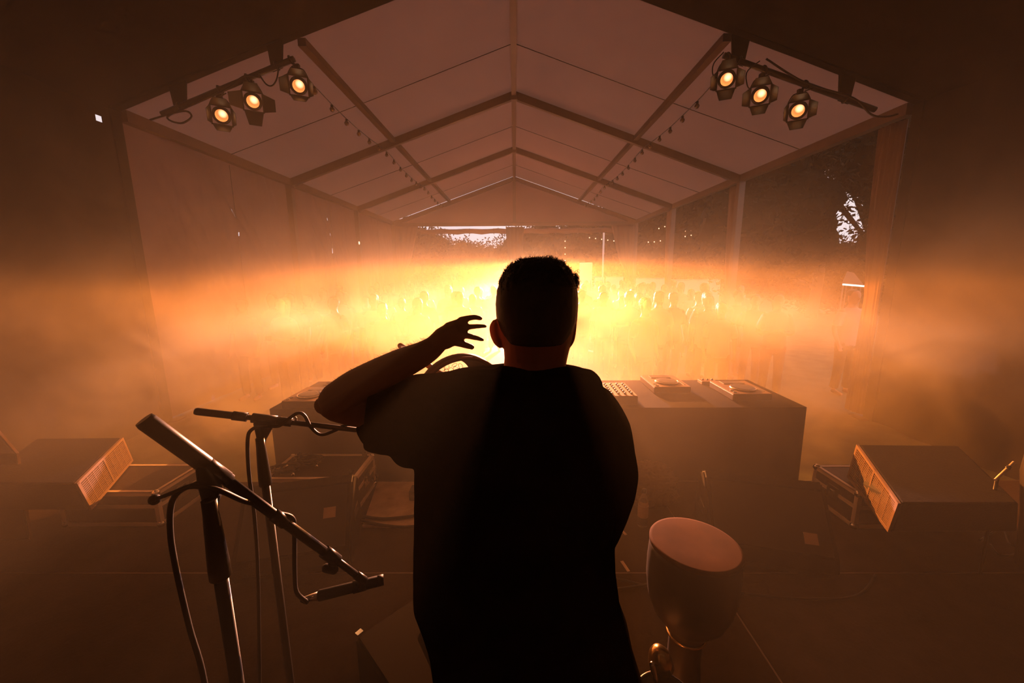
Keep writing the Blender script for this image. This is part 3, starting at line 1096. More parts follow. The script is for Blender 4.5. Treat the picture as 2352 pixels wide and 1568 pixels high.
# pale board with cables and a small black box left of the drummer
p = [zt(868, 1109, SZ + .002), zt(1010, 1109, SZ + .002), zt(1010, 1212, SZ + .002), zt(832, 1212, SZ + .002)]
o = block(p, [q + Vector((0, 0, .012)) for q in p]).build('plywood_board', 'pale_board')
tag(o, 'scuffed pale plywood board lying on the stage beside the flight case', 'board')
q = zt(958, 1150, SZ + .015)
t = empty('stage_box', q, 'small black connector box standing on the pale board', 'box')
MB().box((q.x - .06, q.y, q.z), (q.x + .09, q.y + .10, q.z + .075), .006).build('body', 'black_plastic', t)
for i in range(3):
    MB().tube([(q.x - .03 + i * .04, q.y - .001, q.z + .04), (q.x - .03 + i * .04, q.y - .012, q.z + .04)], .011, 10).build('socket', 'dark_metal', t)
cz = SZ + .026
cable('stage_cable', [zt(835, 1186, cz), zt(880, 1191, cz), zt(930, 1187, cz), zt(1000, 1180, cz), zt(1080, 1195, cz)], .010, 'black cable across the pale board, nearer its back edge', group='cables over the board')
cable('stage_cable', [zt(830, 1196, cz), zt(880, 1206, cz), zt(930, 1210, cz), zt(1000, 1205, cz), zt(1080, 1215, cz)], .010, 'black cable across the front of the pale board', group='cables over the board')
cz = SZ + .012
cable('stage_cable', [zt(1400, 1325, cz), zt(1440, 1334, cz), zt(1490, 1345, cz), zt(1600, 1350, cz), zt(1800, 1372, cz), zt(1960, 1370, cz), zt(2010, 1320, cz)], .007, 'black cable running across the deck behind the goblet drum to the right')
cable('stage_cable', [zt(1380, 1358, cz), zt(1440, 1350, cz), zt(1500, 1341, cz), zt(1590, 1335, cz)], .008, 'short black cable crossing the deck left of the goblet drum')
cable('stage_cable', [zt(2250, 1240, cz), zt(2300, 1215, cz), zt(2320, 1250, cz), zt(2360, 1265, cz), zt(2300, 1275, cz), zt(2275, 1250, cz)], .005, 'thin tangled cable on the deck below the right wedge speaker')
# tape cross marks and tape strips on the deck
for a, b, lab in (((1425, 1215), (1438, 1228), 'small pale tape strip on the deck beside the bottle'), ((1428, 1288), (1444, 1312), 'thin pale tape strip on the deck left of the goblet drum')):
    pa, pb = zt(*a, SZ + .003), zt(*b, SZ + .003)
    o = MB().bar(pa, pb, .018, .002).build('tape_strip', 'label_paper')
    tag(o, lab, 'tape')

# cable heap on the upturned case
rr = random.Random(4)
for c_, n_, lab in (((708, 1060), 3, 'coiled cable heap on the upturned flight case'), ((655, 1078), 2, 'cable ends and plugs at the left side of the upturned flight case')):
    cc = zt(c_[0], c_[1], .672)
    t = empty('cable_coil', cc, lab, 'cable')
    for j in range(n_):
        pts = []
        for a in range(22):
            an = a * .62
            rad = .07 + .02 * math.sin(a * 1.7 + j)
            pts.append(cc + Vector((math.cos(an) * rad * 1.3 + rr.uniform(-.01, .01), math.sin(an) * rad * .8, .006 + .012 * j + .006 * math.sin(a * 1.1))))
        MB().tube(pts, .006, 6, spline=True).build('loop', 'rubber', t)
    for s in (-1, 1):
        pp = cc + Vector((s * .10, -.06, .012))
        MB().tube([pp, pp + Vector((s * .02, -.05, 0))], [.009, .010], 10).build('plug', 'chrome', t)

# ------------------------------------------------------------------ bottle and plastic bag
bp = zt(1475, 1207, SZ)
t = empty('water_bottle', bp, 'clear plastic bottle with a paper label standing on the stage edge', 'bottle')
MB().lathe([(0, .004), (.030, .002), (.034, .012), (.034, .08), (.033, .16), (.032, .185), (.024, .215), (.013, .235), (.0125, .25)], 28, bp).build('bottle_body', 'bottle_plastic', t)
MB().lathe([(.0345, .075), (.0348, .08), (.0348, .155), (.0345, .16)], 28, bp).build('label', 'label_paper', t)
MB().lathe([(.015, .245), (.0155, .248), (.0155, .268), (.014, .271), (0, .271)], 20, bp).build('cap', 'black_plastic', t)


def crumple(c, r3, seed, amp=.28, sub=5):
    m = MB()
    bmesh.ops.create_icosphere(m.bm, subdivisions=sub, radius=1)
    for v in m.bm.verts:
        d = v.co.normalized()
        k = 1 + amp * (noise.noise(d * 1.7 + Vector((seed, 0, 0)))) + .16 * abs(noise.noise(d * 4.5 + Vector((0, seed, 0)))) + .07 * abs(noise.noise(d * 10))
        p_ = Vector((d.x * r3[0], d.y * r3[1], d.z * r3[2])) * k
        if p_.z < -r3[2] * .6:
            p_.z = -r3[2] * .6
        v.co = p_ + Vector(c) + Vector((0, 0, r3[2] * .6))
    return m


mat('bag_plastic', (0.16, 0.10, 0.07), 0.22, transl=0.35)
bc = zt(1478, 1150, SZ)
t = empty('plastic_bag', (bc.x, bc.y, SZ), 'crumpled translucent plastic bag sitting on the stage edge behind the bottle', 'bag')
crumple((bc.x, bc.y + .02, SZ + .004), (.25, .13, .17), 3.0).build('bag_body', 'bag_plastic', t)
MB().tube([(bc.x - .02, bc.y, SZ + .22), (bc.x + .02, bc.y - .01, SZ + .27), (bc.x + .07, bc.y, SZ + .25)], [.03, .012, .022], 9, spline=True).build('knot', 'bag_plastic', t)

# ------------------------------------------------------------------ mixing table beyond the stage edge
TT = 1.0
t = empty('mixing_table', (.1, 3.45, 0), 'long table under a black cloth beyond the stage edge, carrying the players', 'table')
MB().box((-2.0, 3.08, TT - .03), (2.35, 3.86, TT - .002)).build('tabletop', 'case_panel', t)


def drape(u, v):
    per = [(-2.02, 3.06), (2.37, 3.06), (2.37, 3.88), (-2.02, 3.88), (-2.02, 3.06)]
    L = u * 4
    i = min(int(L), 3)
    f = L - i
    x = per[i][0] + (per[i + 1][0] - per[i][0]) * f
    y = per[i][1] + (per[i + 1][1] - per[i][1]) * f
    wv = .018 * math.sin(u * 230) * (1 - v)
    return (x + (wv if i in (1, 3) else 0) * (1 if i == 1 else -1), y + (wv if i in (0, 2) else 0) * (-1 if i == 0 else 1), .01 + (TT - .01) * v)


m = MB().quadgrid(drape, 480, 6)
m.box((-2.02, 3.06, TT - .002), (2.37, 3.88, TT + .002))
m.build('table_cloth', 'black_fabric', t)
for x in (-1.9, 2.2):
    for y in (3.16, 3.8):
        MB().box((x, y, 0), (x + .04, y + .04, TT - .03)).build('leg', 'frame_metal', t)


def media_player(px, py, label, rz=0.0):
    """player whose near-right top corner shows at px,py"""
    h = .075
    c = atz(px, py, TT + h)
    w_, d_ = .33, .41
    x1, y0 = c.x, c.y
    x0, y1 = x1 - w_, y0 + d_
    t = empty('media_player', ((x0 + x1) / 2, (y0 + y1) / 2, TT + .003), label, 'media player', 'disc players on the mixing table')
    MB().box((x0, y0, TT + .012), (x1, y1, TT + h - .004), .008).build('body', 'case_panel', t)
    MB().box((x0 + .004, y0 + .004, TT + h - .0045), (x1 - .004, y1 - .004, TT + h), .001).build('top_plate', 'cd_silver', t)
    jc = ((x0 + x1) / 2, y0 + .15, TT + h)
    MB().lathe([(.105, 0), (.105, .008), (.098, .014), (.06, .016), (.0, .016)], 36, jc).build('jog_wheel', 'dark_metal', t)
    MB().torus((jc[0], jc[1], jc[2] + .012), .10, .004, (0, 0, 1), 36, 6).build('jog_ring', 'chrome', t)
    MB().box((x0 + .07, y1 - .12, TT + h), (x1 - .07, y1 - .03, TT + h + .006), .002).build('display', 'black_plastic', t)
    MB().box((x1 - .04, y0 + .06, TT + h), (x1 - .028, y0 + .20, TT + h + .003)).build('pitch_slider', 'black_plastic', t)
    for k_ in range(2):
        MB().tube([(x0 + .035, y0 + .04 + k_ * .05, TT + h), (x0 + .035, y0 + .04 + k_ * .05, TT + h + .006)], .015, 14).build('button', 'black_plastic', t)
    for sx in (x0 + .04, x1 - .04):
        for sy in (y0 + .04, y1 - .04):
            MB().tube([(sx, sy, TT + .003), (sx, sy, TT + .014)], .015, 10).build('foot', 'rubber', t)
    return t


media_player(1775, 904, 'silver disc player at the right end of the mixing table')
media_player(738, 921, 'silver disc player at the left end of the mixing table, faint in the haze')
media_player(1588, 888, 'silver disc player right of the mixer, its rear edge glinting')
c = atz(1466, 909, TT + .08)
t = empty('audio_mixer', (c.x - .2, c.y + .2, TT + .003), 'audio mixer with rows of knobs, just right of the drummer', 'mixer')
MB().box((c.x - .40, c.y, TT + .003), (c.x, c.y + .40, TT + .076), .006).build('body', 'case_panel', t)
MB().box((c.x - .395, c.y + .005, TT + .0755), (c.x - .005, c.y + .395, TT + .08), .001).build('top_plate', 'cd_silver', t)
for i in range(7):
    for j in range(6):
        q = (c.x - .37 + i * .055, c.y + .05 + j * .055, TT + .08)
        MB().lathe([(.011, 0), (.010, .016), (.0, .016)], 10, q).build('knob', 'black_plastic', t)
c = atz(1648, 877, TT + .03)
t = empty('effects_box', (c.x - .08, c.y, TT + .003), 'small pale effects box between the two right players', 'effects box')
MB().box((c.x - .15, c.y, TT + .003), (c.x, c.y + .10, TT + .035), .004).build('body', 'cd_silver', t)
for i in range(3):
    MB().lathe([(.010, 0), (.009, .014), (.0, .014)], 10, (c.x - .12 + i * .045, c.y + .05, TT + .035)).build('knob', 'black_plastic', t)

# ------------------------------------------------------------------ goblet drum
dc = at(1596, 1247, 1.165)
t = empty('goblet_drum', (dc.x, dc.y, SZ), 'dark wooden goblet drum with a tan skin head, right of the drummer', 'drum')
H = dc.z - SZ
tilt = Vector((.03, .03, 1)).normalized()
prof = [(0.158, 0), (.160, -.03), (.163, -.08), (.162, -.14), (.152, -.20), (.130, -.25), (.095, -.29), (.068, -.325), (.060, -.36), (.060, -.42), (.068, -.50), (.085, -.58), (.105, -.66), (.115, -(H / tilt.z) + .002)]
KD = .885
prof = [(r_ * KD, h_) for r_, h_ in prof]
MB().lathe(list(reversed(prof)), 48, dc, tilt).build('shell', 'drum_wood', t)
MB().lathe([(r_ * KD, h_) for r_, h_ in ((.156, -.012), (.1610, -.010), (.1615, .0), (.1595, .0025), (.150, .0035), (.08, .004), (.0, .004))], 64, dc, tilt).build('drum_head', 'drum_skin', t)
qd = Vector((0, 0, 1)).rotation_difference(tilt)
MB().torus(dc + tilt * -.335, .068 * KD, .006, tilt, 32, 6).build('ring', 'brass', t)

# polished metal drum at the bottom edge, between drummer and goblet drum
mc = at(1540, 1650, .90)
t = empty('metal_hand_drum', (mc.x, mc.y, SZ), 'dark-rimmed metal goblet drum low beside the right hip of the drummer', 'drum')
ax = Vector((.18, -.30, .9)).normalized()
MB().lathe([(.075, -.36), (.055, -.29), (.040, -.2), (.038, -.14), (.06, -.09), (.092, -.05), (.104, -.015), (.104, .0)], 40, mc, ax).build('shell', 'brass', t)
MB().torus(mc, .106, .006, ax, 48, 8).build('rim', 'dark_metal', t)
MB().torus(mc - ax * .035, .104, .004, ax, 48, 8).build('tension_ring', 'chrome', t)
MB().lathe([(.0, .001), (.100, .001), (.100, .003), (0, .003)], 40, mc, ax).build('drum_head', 'black_plastic', t)
MB().tube([mc - ax * .34, (mc.x + .02, mc.y + .12, SZ)], .013, 10).build('stand_tube', 'dark_metal', t)
lug = at(1497, 1540, .90)
MB().tube([lug + Vector((0, 0, .02)), lug + Vector((.012, 0, -.03))], .008, 12, roundcap=True).build('tuning_lug', 'chrome', t)
b_ = at(1514, 1503, 1.02)
t = empty('brass_bell', b_, 'small brass bell dome glinting beside the foot of the goblet drum', 'bell')
MB().lathe([(.036, -.045), (.035, -.02), (.030, .004), (.020, .020), (.008, .027), (0, .028)], 32, b_, (-.25, .0, 1)).build('bell_body', 'brass', t)
MB().tube([b_ - Vector((0, 0, .03)), (b_.x + .02, b_.y + .02, SZ)], .008, 8).build('rod', 'dark_metal', t)
MB().lathe([(.06, 0), (.06, .01), (.02, .02), (0, .02)], 20, (b_.x + .02, b_.y + .02, SZ)).build('foot', 'dark_metal', t)

# drum at the right edge
kc = at(2478, 985, 2.0)
t = empty('tall_drum', (kc.x, kc.y, SZ), 'tall dark drum with a bright rim cut off by the right edge of the view', 'drum')
MB().lathe([(.10, SZ - kc.z + .001), (.12, SZ - kc.z + .3), (.155, -.30), (.150, -.12), (.135, 0)], 40, kc).build('shell', 'drum_wood', t)
MB().torus(kc, .136, .006, (0, 0, 1), 48, 8).build('rim', 'chrome', t)
MB().lathe([(0, -.004), (.13, -.004), (.13, .002), (0, .002)], 40, kc).build('drum_head', 'drum_skin', t)
a_, b2 = at(2286, 1102, 1.95), at(2329, 1061, 2.0)
t = empty('tilted_stand', (a_.x, a_.y, SZ), 'thin bright metal tube leaning beside the tall drum', 'stand')
MB().tube([a_, b2], .007, 10).build('tube', 'aluminium', t)
MB().tube([(a_.x + .06, a_.y + .02, SZ), a_.lerp(b2, .1)], .008, 10).build('leg', 'dark_metal', t)
MB().tube([a_.lerp(b2, .62), a_.lerp(b2, .74)], .010, 10).build('joint', 'black_plastic', t)

# dark case low left of the drummer
q4 = [zt(958, 1366, .62), zt(815, 1462, .62), zt(930, 1640, .62), zt(1060, 1560, .62)]
q5 = [Vector((p_.x, p_.y, SZ + .002)) for p_ in q4]
t = empty('instrument_case', sum(q5, Vector()) / 4, 'dark instrument case standing low left of the drummer', 'case')
m = block(q5, q4)
bmesh.ops.bevel(m.bm, geom=list(m.bm.edges), offset=.012, segments=2, affect='EDGES')
m.build('body', 'gig_cloth', t)
qq = zt(818, 1452, .625)
MB().bar(qq + Vector((.005, -.01, 0)), qq + Vector((.02, .012, 0)), .02, .004).build('corner_cap', 'chrome', t)
a_, b2 = q4[0].lerp(q4[3], .3), q4[0].lerp(q4[3], .7)
MB().tube([a_, a_ + Vector((0, 0, .03)), b2 + Vector((0, 0, .03)), b2], .007, 8).build('handle', 'rubber', t)


# ------------------------------------------------------------------ microphone stands
def mic_stand(Y, clutch, grip, boomL, YL, boomR, YR, thick, label, near=True):
    c = at(clutch[0], clutch[1], Y)
    foot = Vector((c.x, c.y, SZ))
    t = empty('microphone_stand', foot, label, 'microphone stand')
    MB().lathe([(.125, .0), (.125, .012), (.11, .022), (.03, .034), (.016, .05), (.0, .05)], 36, foot).build('round_base', 'dark_metal', t)
    zg = at(grip[0], grip[1], Y).z
    MB().tube([foot + Vector((0, 0, .04)), (c.x, c.y, zg + .02)], thick * .78, 16).build('lower_tube', 'dark_metal', t)
    a, b = at(*boomL, YL), at(*boomR, YR)
    d = (b - a).normalized()
    on_b = a + d * ((c - a).dot(d))
    side = d.cross(Vector((0, 0, 1))).normalized()
    hg = c.z - zg
    MB().lathe([(thick * .9, -hg), (thick * 1.18, -hg + .004), (thick * 1.18, -hg * .85), (thick * 1.02, -hg * .60), (thick * .92, -hg * .42), (thick * .82, -hg * .30), (thick * .80, -hg * .16)], 22, c).build('hand_grip', 'black_plastic', t)
    # flared head that clamps the boom
    hd = MB()
    e_ = d * (thick * 1.95)
    lo, hi = Vector((c.x, c.y, c.z - hg * .30)), on_b
    hw = Vector((d.x, d.y, 0)).normalized()
    secs = []
    for f_, wx, wy in ((0, .74, .74), (.25, .85, .80), (.55, 1.45, .95), (.8, 1.95, 1.05), (1.0, 2.0, 1.1)):
        cc_ = lo.lerp(hi, f_)
        ex = hw.lerp(d, f_).normalized() * thick * wx
        secs.append([cc_ + ex * math.cos(2 * PI * k_ / 20) + side * thick * wy * math.sin(2 * PI * k_ / 20) for k_ in range(20)])
    hd.rings(secs)
    hd.tube([on_b - d * thick * 2.3, on_b + d * thick * 2.3], thick * 1.02, 18)
    hd.build('swivel_head', 'black_plastic', t)
    return t, a, b, d, on_b, side


t, a, b, d, ob, sd = mic_stand(.575, (474, 1112), (490, 1328), (330, 963), .575, (835, 1332), .76, .0135, 'nearer black microphone stand with a boom sloping down to the right')
L = (b - a).length
MB().tube([a, a + d * .006, a + d * .115, a + d * .12], [.0125, .0140, .0140, .0125], 20).build('counterweight', 'black_plastic', t)
MB().tube([a + d * .115, a + d * .165], .0128, 18).build('sleeve', 'dark_metal', t)
MB().tube([a + d * .16, a + d * L * .84], .0092, 16).build('boom_tube', 'dark_metal', t)
MB().tube([a + d * L * .80, a + d * L * .97], .0070, 14).build('extension_tube', 'dark_metal', t)
MB().tube([a + d * L * .50, a + d * L * .56], .0115, 16).build('collar', 'black_plastic', t)
cl_ = a + d * L * .80
MB().tube([cl_ - d * .02, cl_ + d * .02], .0125, 16).build('clamp', 'black_plastic', t)
kn = MB()
kn.tube([cl_, cl_ - Vector((.004, 0, .022))], .004, 8)
kn.tube([cl_ - Vector((.012, 0, .028)), cl_ - Vector((-.004, 0, .032))], .009, 12, roundcap=True)
kn.build('knob', 'black_plastic', t)
lv = at(355, 1147, .57)
kn = MB()
kn.tube([ob - Vector((.01, 0, .02)), at(420, 1122, .57), lv], [.005, .0035, .003], 8, spline=True)
bmesh.ops.create_uvsphere(kn.bm, u_segments=16, v_segments=10, radius=.0085, matrix=Matrix.Translation(lv))
kn.build('lever', 'dark_metal', t)
# microphone on its clip
m0, m1 = at(690, 1378, .74), at(880, 1331, .80)
md = (m1 - m0).normalized()
ML = (m1 - m0).length
t2 = empty('microphone', (m0 + m1) / 2, 'slim black pencil microphone at the end of the nearer boom', 'microphone')
MB().tube([m0 + md * ML * .20, m0 + md * ML * .22, m0 + md * ML * .98, m1], [.0095, .0118, .0118, .0105], 20).build('mic_body', 'dark_metal', t2)
MB().tube([m0 + md * ML * .93, m0 + md * (ML + .001)], [.0121, .0116], 20).build('mic_capsule', 'grille_dark', t2)
MB().tube([m0, m0 + md * ML * .05, m0 + md * ML * .22], [.0035, .0055, .0095], 14).build('plug', 'chrome', t2)
MB().tube([m0 + md * ML * .62, m0 + md * ML * .78], .0135, 16).build('clip', 'black_plastic', t2)
MB().tube([a + d * L * .95, b, m0 + md * ML * .70], [.0085, .0095, .009], 12).build('swivel', 'black_plastic', t)
cable('microphone_cable', [m0 + md * .002, at(705, 1382, .735), at(682, 1360, .72), at(677, 1320, .71), at(676, 1230, .70), at(672, 1190, .69), at(640, 1178, .675), at(600, 1160, .66), at(560, 1150, .63), at(515, 1130, .60), at(480, 1120, .592), at(430, 1118, .578), at(396, 1150, .57), at(391, 1220, .57), at(405, 1310, .57), at(435, 1440, .57), at(470, 1568, .565), at(500, 1800, .56)], .0045, 'black microphone cable wound along the nearer boom and down its stand', group='microphone cables')

t, a, b, d, ob, sd = mic_stand(1.0, (594, 985), (598, 1115), (448, 944), 1.0, (905, 997), 1.12, .0135, 'farther black microphone stand with a nearly level boom reaching the drummer')
L = (b - a).length
MB().tube([a, a + d * .005, a + d * .09, a + d * .094], [.0085, .010, .010, .009], 18).build('counterweight', 'black_plastic', t)
MB().tube([a + d * .09, a + d * .125], .0125, 18).build('sleeve', 'dark_metal', t)
MB().tube([a + d * .12, a + d * L], .0075, 14).build('boom_tube', 'dark_metal', t)
MB().tube([ob + d * .03, ob + d * .07], .0125, 16).build('collar', 'black_plastic', t)
kp = ob + d * .075 + Vector((0, 0, .012))
MB().torus(kp, .008, .0028, (0, 1, .2), 16, 6).build('ring', 'chrome', t)
e0, e1 = b, b + d * .05 + Vector((0, 0, .01))
t2 = empty('microphone', e1, 'black microphone at the end of the farther boom, hidden behind the drummer', 'microphone')
MB().tube([e1 - d * .03, e1 + d * .10], .0105, 16).build('mic_body', 'dark_metal', t2)
MB().tube([e1 + d * .095, e1 + d * .115], .0108, 16).build('mic_capsule', 'grille_dark', t2)
cable('microphone_cable', [e1 - d * .03, at(860, 985, 1.1), at(800, 975, 1.09), at(770, 988, 1.08), at(738, 998, 1.07), at(715, 982, 1.06), at(700, 955, 1.05), at(685, 948, 1.045), at(665, 960, 1.035), at(640, 978, 1.025), at(610, 978, 1.02), at(580, 985, .985), at(569, 1010, .98), at(572, 1090, .98), at(583, 1170, .98), at(592, 1300, .98), at(596, 1500, .97), at(602, 1800, .96), at(640, 2250, .97)], .0048, 'black microphone cable looping over the farther boom and down its stand', group='microphone cables')
# ------------------------------------------------------------------ the drummer
PY = .90


def ring_px(yp, xl, xr, Yc, hd, n=28, front=None, pw=2.0):
    """horizontal super-ellipse whose silhouette spans columns xl..xr at row yp"""
    a, b = at(xl, yp, Yc), at(xr, yp, Yc)
    c = (a + b) / 2
    hw = (b - a).length / 2
    out = []
    for k_ in range(n):
        an = 2 * PI * k_ / n
        ca, sa = math.cos(an), math.sin(an)
        e = 2.0 / pw
        x = hw * math.copysign(abs(ca) ** e, ca)
        y = (hd if sa < 0 or front is None else front) * math.copysign(abs(sa) ** e, sa)
        out.append(Vector((c.x + x, c.y + y, c.z)))
    return out


def loft_px(mb, rows, n=28, pw=2.0):
    mb.rings([ring_px(*r_[:5], n=n, front=(r_[5] if len(r_) > 5 else None), pw=pw) for r_ in rows])


person = empty('person', at(1210, 1400, PY) * 1.0, 'drummer seen from behind in a black t-shirt, one hand raised beside the head', 'person')
person.location = Vector((at(1210, 900, PY).x, PY, SZ))

bod = MB()
# skull, neck and trunk in one run of rings (row, left, right, depth, half depth)
head_rows = [
    (601, 1218, 1254, .925, .035), (607, 1192, 1282, .925, .060), (620, 1168, 1302, .925, .080), (642, 1151, 1317, .925, .096),
    (670, 1143, 1323, .925, .103), (700, 1139.5, 1325, .925, .105), (730, 1141, 1323, .925, .102), (755, 1147, 1319, .925, .094),
    (778, 1153, 1314, .92, .082), (800, 1157, 1308, .915, .070), (822, 1158.5, 1303, .91, .062), (842, 1157, 1299, .905, .060), (860, 1140, 1316, .90, .062), (885, 1060, 1370, .90, .075)]
loft_px(bod, head_rows)
trunk_rows = [(862, 1120, 1340, .90, .06), (880, 1040, 1375, .90, .085), (910, 1000, 1395, .90, .10), (960, 985, 1400, .90, .112), (1030, 985, 1395, .905, .118),
              (1100, 990, 1392, .91, .12), (1180, 995, 1392, .915, .12), (1260, 1000, 1395, .92, .125), (1350, 1000, 1400, .92, .13), (1450, 1005, 1430, .92, .13), (1530, 1015, 1440, .92, .12)]
loft_px(bod, trunk_rows, pw=2.3)
# face: jaw, chin, nose, lips, brow on the far side
hc = at(1232, 740, .925)


def hp(x, y, z):
    return hc + Vector((x, y, z))


def blob(mb, c, s, rot=None, sub=3):
    r_ = bmesh.ops.create_icosphere(mb.bm, subdivisions=sub, radius=1)
    M = Matrix.Diagonal((*s, 1))
    if rot is not None:
        M = rot.to_4x4() @ M
    M = Matrix.Translation(c) @ M
    bmesh.ops.transform(mb.bm, matrix=M, verts=r_['verts'])


blob(bod, hp(.002, .035, -.045), (.066, .070, .070))
blob(bod, hp(.002, .082, -.092), (.030, .025, .024))
blob(bod, hp(.002, .060, -.070), (.052, .045, .035))
bod.tube([hp(.002, .098, .012), hp(.002, .112, -.012), hp(.002, .124, -.030)], [.008, .010, .013], 10, roundcap=True)
for s in (-1, 1):
    blob(bod, hp(.002 + s * .012, .110, -.034), (.009, .012, .008))
    bod.tube([hp(.002 + s * .012, .098, .026), hp(.002 + s * .045, .084, .028)], [.008, .006], 8, roundcap=True)
    blob(bod, hp(.002 + s * .032, .089, .010), (.013, .010, .009))
    blob(bod, hp(.002 + s * .045, .072, -.028), (.020, .022, .018))
bod.tube([hp(-.020, .098, -.058), hp(.002, .108, -.056), hp(.024, .098, -.058)], [.004, .006, .004], 8, roundcap=True)
bod.tube([hp(-.018, .096, -.066), hp(.002, .106, -.067), hp(.022, .096, -.066)], [.004, .006, .004], 8, roundcap=True)


# ears: a flattened shell standing off the skull
def ear(mb, pts, rads, Y, th):
    ps = [at(x, y, Y) for x, y in pts]
    mb.tube(ps, rads, 12, roundcap=True, spline=True)


ear(bod, [(1137, 740), (1133.5, 752), (1136, 768), (1142, 784), (1149, 795)], [.0075, .0100, .0105, .0095, .0055], .905, .01)
ear(bod, [(1145, 748), (1147, 768), (1152, 785)], [.011, .013, .010], .91, .01)
ear(bod, [(1322, 731), (1320, 744), (1317, 762), (1314, 780), (1309, 792)], [.0045, .0055, .0065, .0065, .005], .90, .01)
ear(bod, [(1312, 750), (1308, 775)], [.012, .012], .91, .01)

# raised arm (screen left)
A = lambda x, y, Y: at(x, y, Y)
sh = A(985, 935, .90)
el = A(768, 927, .865)
wr = A(996, 790, .845)
bod.tube([A(1040, 925, .90), A(960, 935, .895), A(880, 942, .885), A(815, 940, .875), A(775, 928, .865)], [.075, .064, .050, .038, .040], 20, spline=True, roundcap=True)
bod.tube([A(762, 932, .862), A(745, 930, .86)], [.028, .022], 14, roundcap=True)
bod.tube([A(775, 918, .862), A(815, 889, .86), A(868, 861, .857), A(925, 834, .852), A(972, 812, .848), A(1002, 792, .845)], [.041, .0395, .0375, .0345, .0280, .0225], 20, spline=True, roundcap=True)
# hand
HY = .842
bod.tube([A(996, 792, .845), A(1018, 775, HY), A(1042, 760, HY)], [.0205, .0235, .022], 16, roundcap=True)
bod.tube([A(1024, 782, HY), A(1046, 776, HY)], [.0195, .0150], 14, roundcap=True)
bod.tube([A(1034, 757, HY), A(1062, 742, HY + .004)], [.018, .0125], 14, roundcap=True)
bod.tube([A(1050, 765, HY), A(1062, 765, HY)], [.0170, .0095], 14, roundcap=True)
fingers = [
    ([(1060, 736), (1074, 731), (1090, 728.5), (1104, 731)], [.0095, .0068, .0062, .0050], (0, .004, .012, .024)),
    ([(1062, 754), (1078, 750.5), (1099, 749), (1116, 749)], [.0085, .0062, .0056, .0038], (0, .006, .012, .016)),
    ([(1054, 768), (1074, 771), (1092, 775.5), (1109, 780)], [.0095, .0070, .0060, .0040], (0, .004, .008, .010)),
    ([(1038, 784), (1054, 787.5), (1068, 792), (1084, 797)], [.0095, .0084, .0076, .0060], (0, -.002, -.002, .004))]
for pts, rads, dy in fingers:
    bod.tube([A(x, y, HY + d_) for (x, y), d_ in zip(pts, dy)], rads, 12, roundcap=True, spline=True)
# thumb reaches forward from the side of the palm, away from the viewer
bod.tube([A(1022, 772, HY + .008), A(1034, 768, HY + .034), A(1048, 762, HY + .058), A(1058, 757, HY + .070)], [.0125, .0105, .0085, .0062], 12, spline=True, roundcap=True)

# other arm: down from the shoulder, elbow bent, forearm forward to the drum
bod.tube([A(1335, 925, .90), A(1385, 985, .905), A(1405, 1060, .92), A(1408, 1130, .945)], [.062, .052, .045, .038], 18, spline=True, roundcap=True)
w2 = A(1215, 985, 1.13)
bod.tube([A(1408, 1130, .945), A(1370, 1110, 1.02), A(1290, 1040, 1.09), w2], [.040, .038, .030, .022], 18, spline=True, roundcap=True)
h2 = w2 + Vector((-.05, .0, .01))
bod.tube([w2, h2], [.021, .024], 14, roundcap=True)
for j in range(4):
    o_ = Vector((-.02 + .0, .018 - .016 * j, .012 - .004 * j))
    bod.tube([h2 + o_, h2 + o_ + Vector((-.035, .0, .014)), h2 + o_ + Vector((-.055, .0, -.002)), h2 + o_ + Vector((-.045, 0, -.02))], [.0095, .0082, .0072, .0055], 10, spline=True, roundcap=True)
bod.tube([h2 + Vector((0, -.02, .0)), h2 + Vector((-.02, -.035, .02)), h2 + Vector((-.05, -.035, .022))], [.012, .010, .007], 10, spline=True, roundcap=True)
# hips, legs, feet down to the deck
hipz = A(1210, 1530, .92).z
px0 = A(1225, 1530, .92).x
for s, fx, fy in ((-1, -.04, .02), (1, .04, -.03)):
    bod.tube([(px0 + s * .095, .92, hipz + .04), (px0 + s * .11 + fx * .5, .95 + fy, (hipz + SZ) / 2 + .06), (px0 + s * .12 + fx, .93 + fy, SZ + .08)], [.095, .06, .038], 18, spline=True)
    bod.tube([(px0 + s * .12 + fx, .90 + fy, SZ + .05), (px0 + s * .14 + fx, 1.06 + fy, SZ + .035)], [.034, .028], 14, roundcap=True)
me = fuse(bod, 'body', .0030, 3, .5)
body = obj_from(me, 'body', 'skin', person)

# t-shirt
sh_ = MB()
shirt_rows = [(846, 1152, 1306, .90, .068), (852, 1085, 1350, .90, .082), (862, 1010, 1364, .90, .100), (880, 985, 1377, .90, .115), (900, 975, 1393, .90, .124), (940, 965, 1405, .90, .132), (990, 955, 1410, .902, .138),
              (1060, 957, 1408, .906, .142), (1120, 956, 1406, .91, .144), (1200, 955, 1408, .915, .146), (1290, 954, 1410, .92, .148), (1370, 954, 1417, .92, .15), (1420, 973, 1436, .92, .15),
              (1480, 990, 1450, .92, .148), (1530, 996, 1466, .92, .146), (1600, 1004, 1490, .92, .142), (1660, 1010, 1490, .92, .14)]
loft_px(sh_, shirt_rows, n=40, pw=2.4)
# raised sleeve, wide and loose
sh_.tube([A(1090, 945, .90), A(1000, 949, .897), A(930, 952, .890), A(880, 958, .884), A(847, 957, .878)], [.092, .098, .094, .086, .076], 28)
sh_.tube([A(960, 985, .892), A(905, 985, .888), A(868, 978, .884)], [.070, .058, .050], 20, roundcap=True)
blob(sh_, A(950, 1020, .892), (.055, .07, .05))
# shoulder tops
sh_.tube([A(1170, 872, .895), A(1050, 880, .895), A(960, 892, .893)], [.027, .031, .036], 16, roundcap=True)
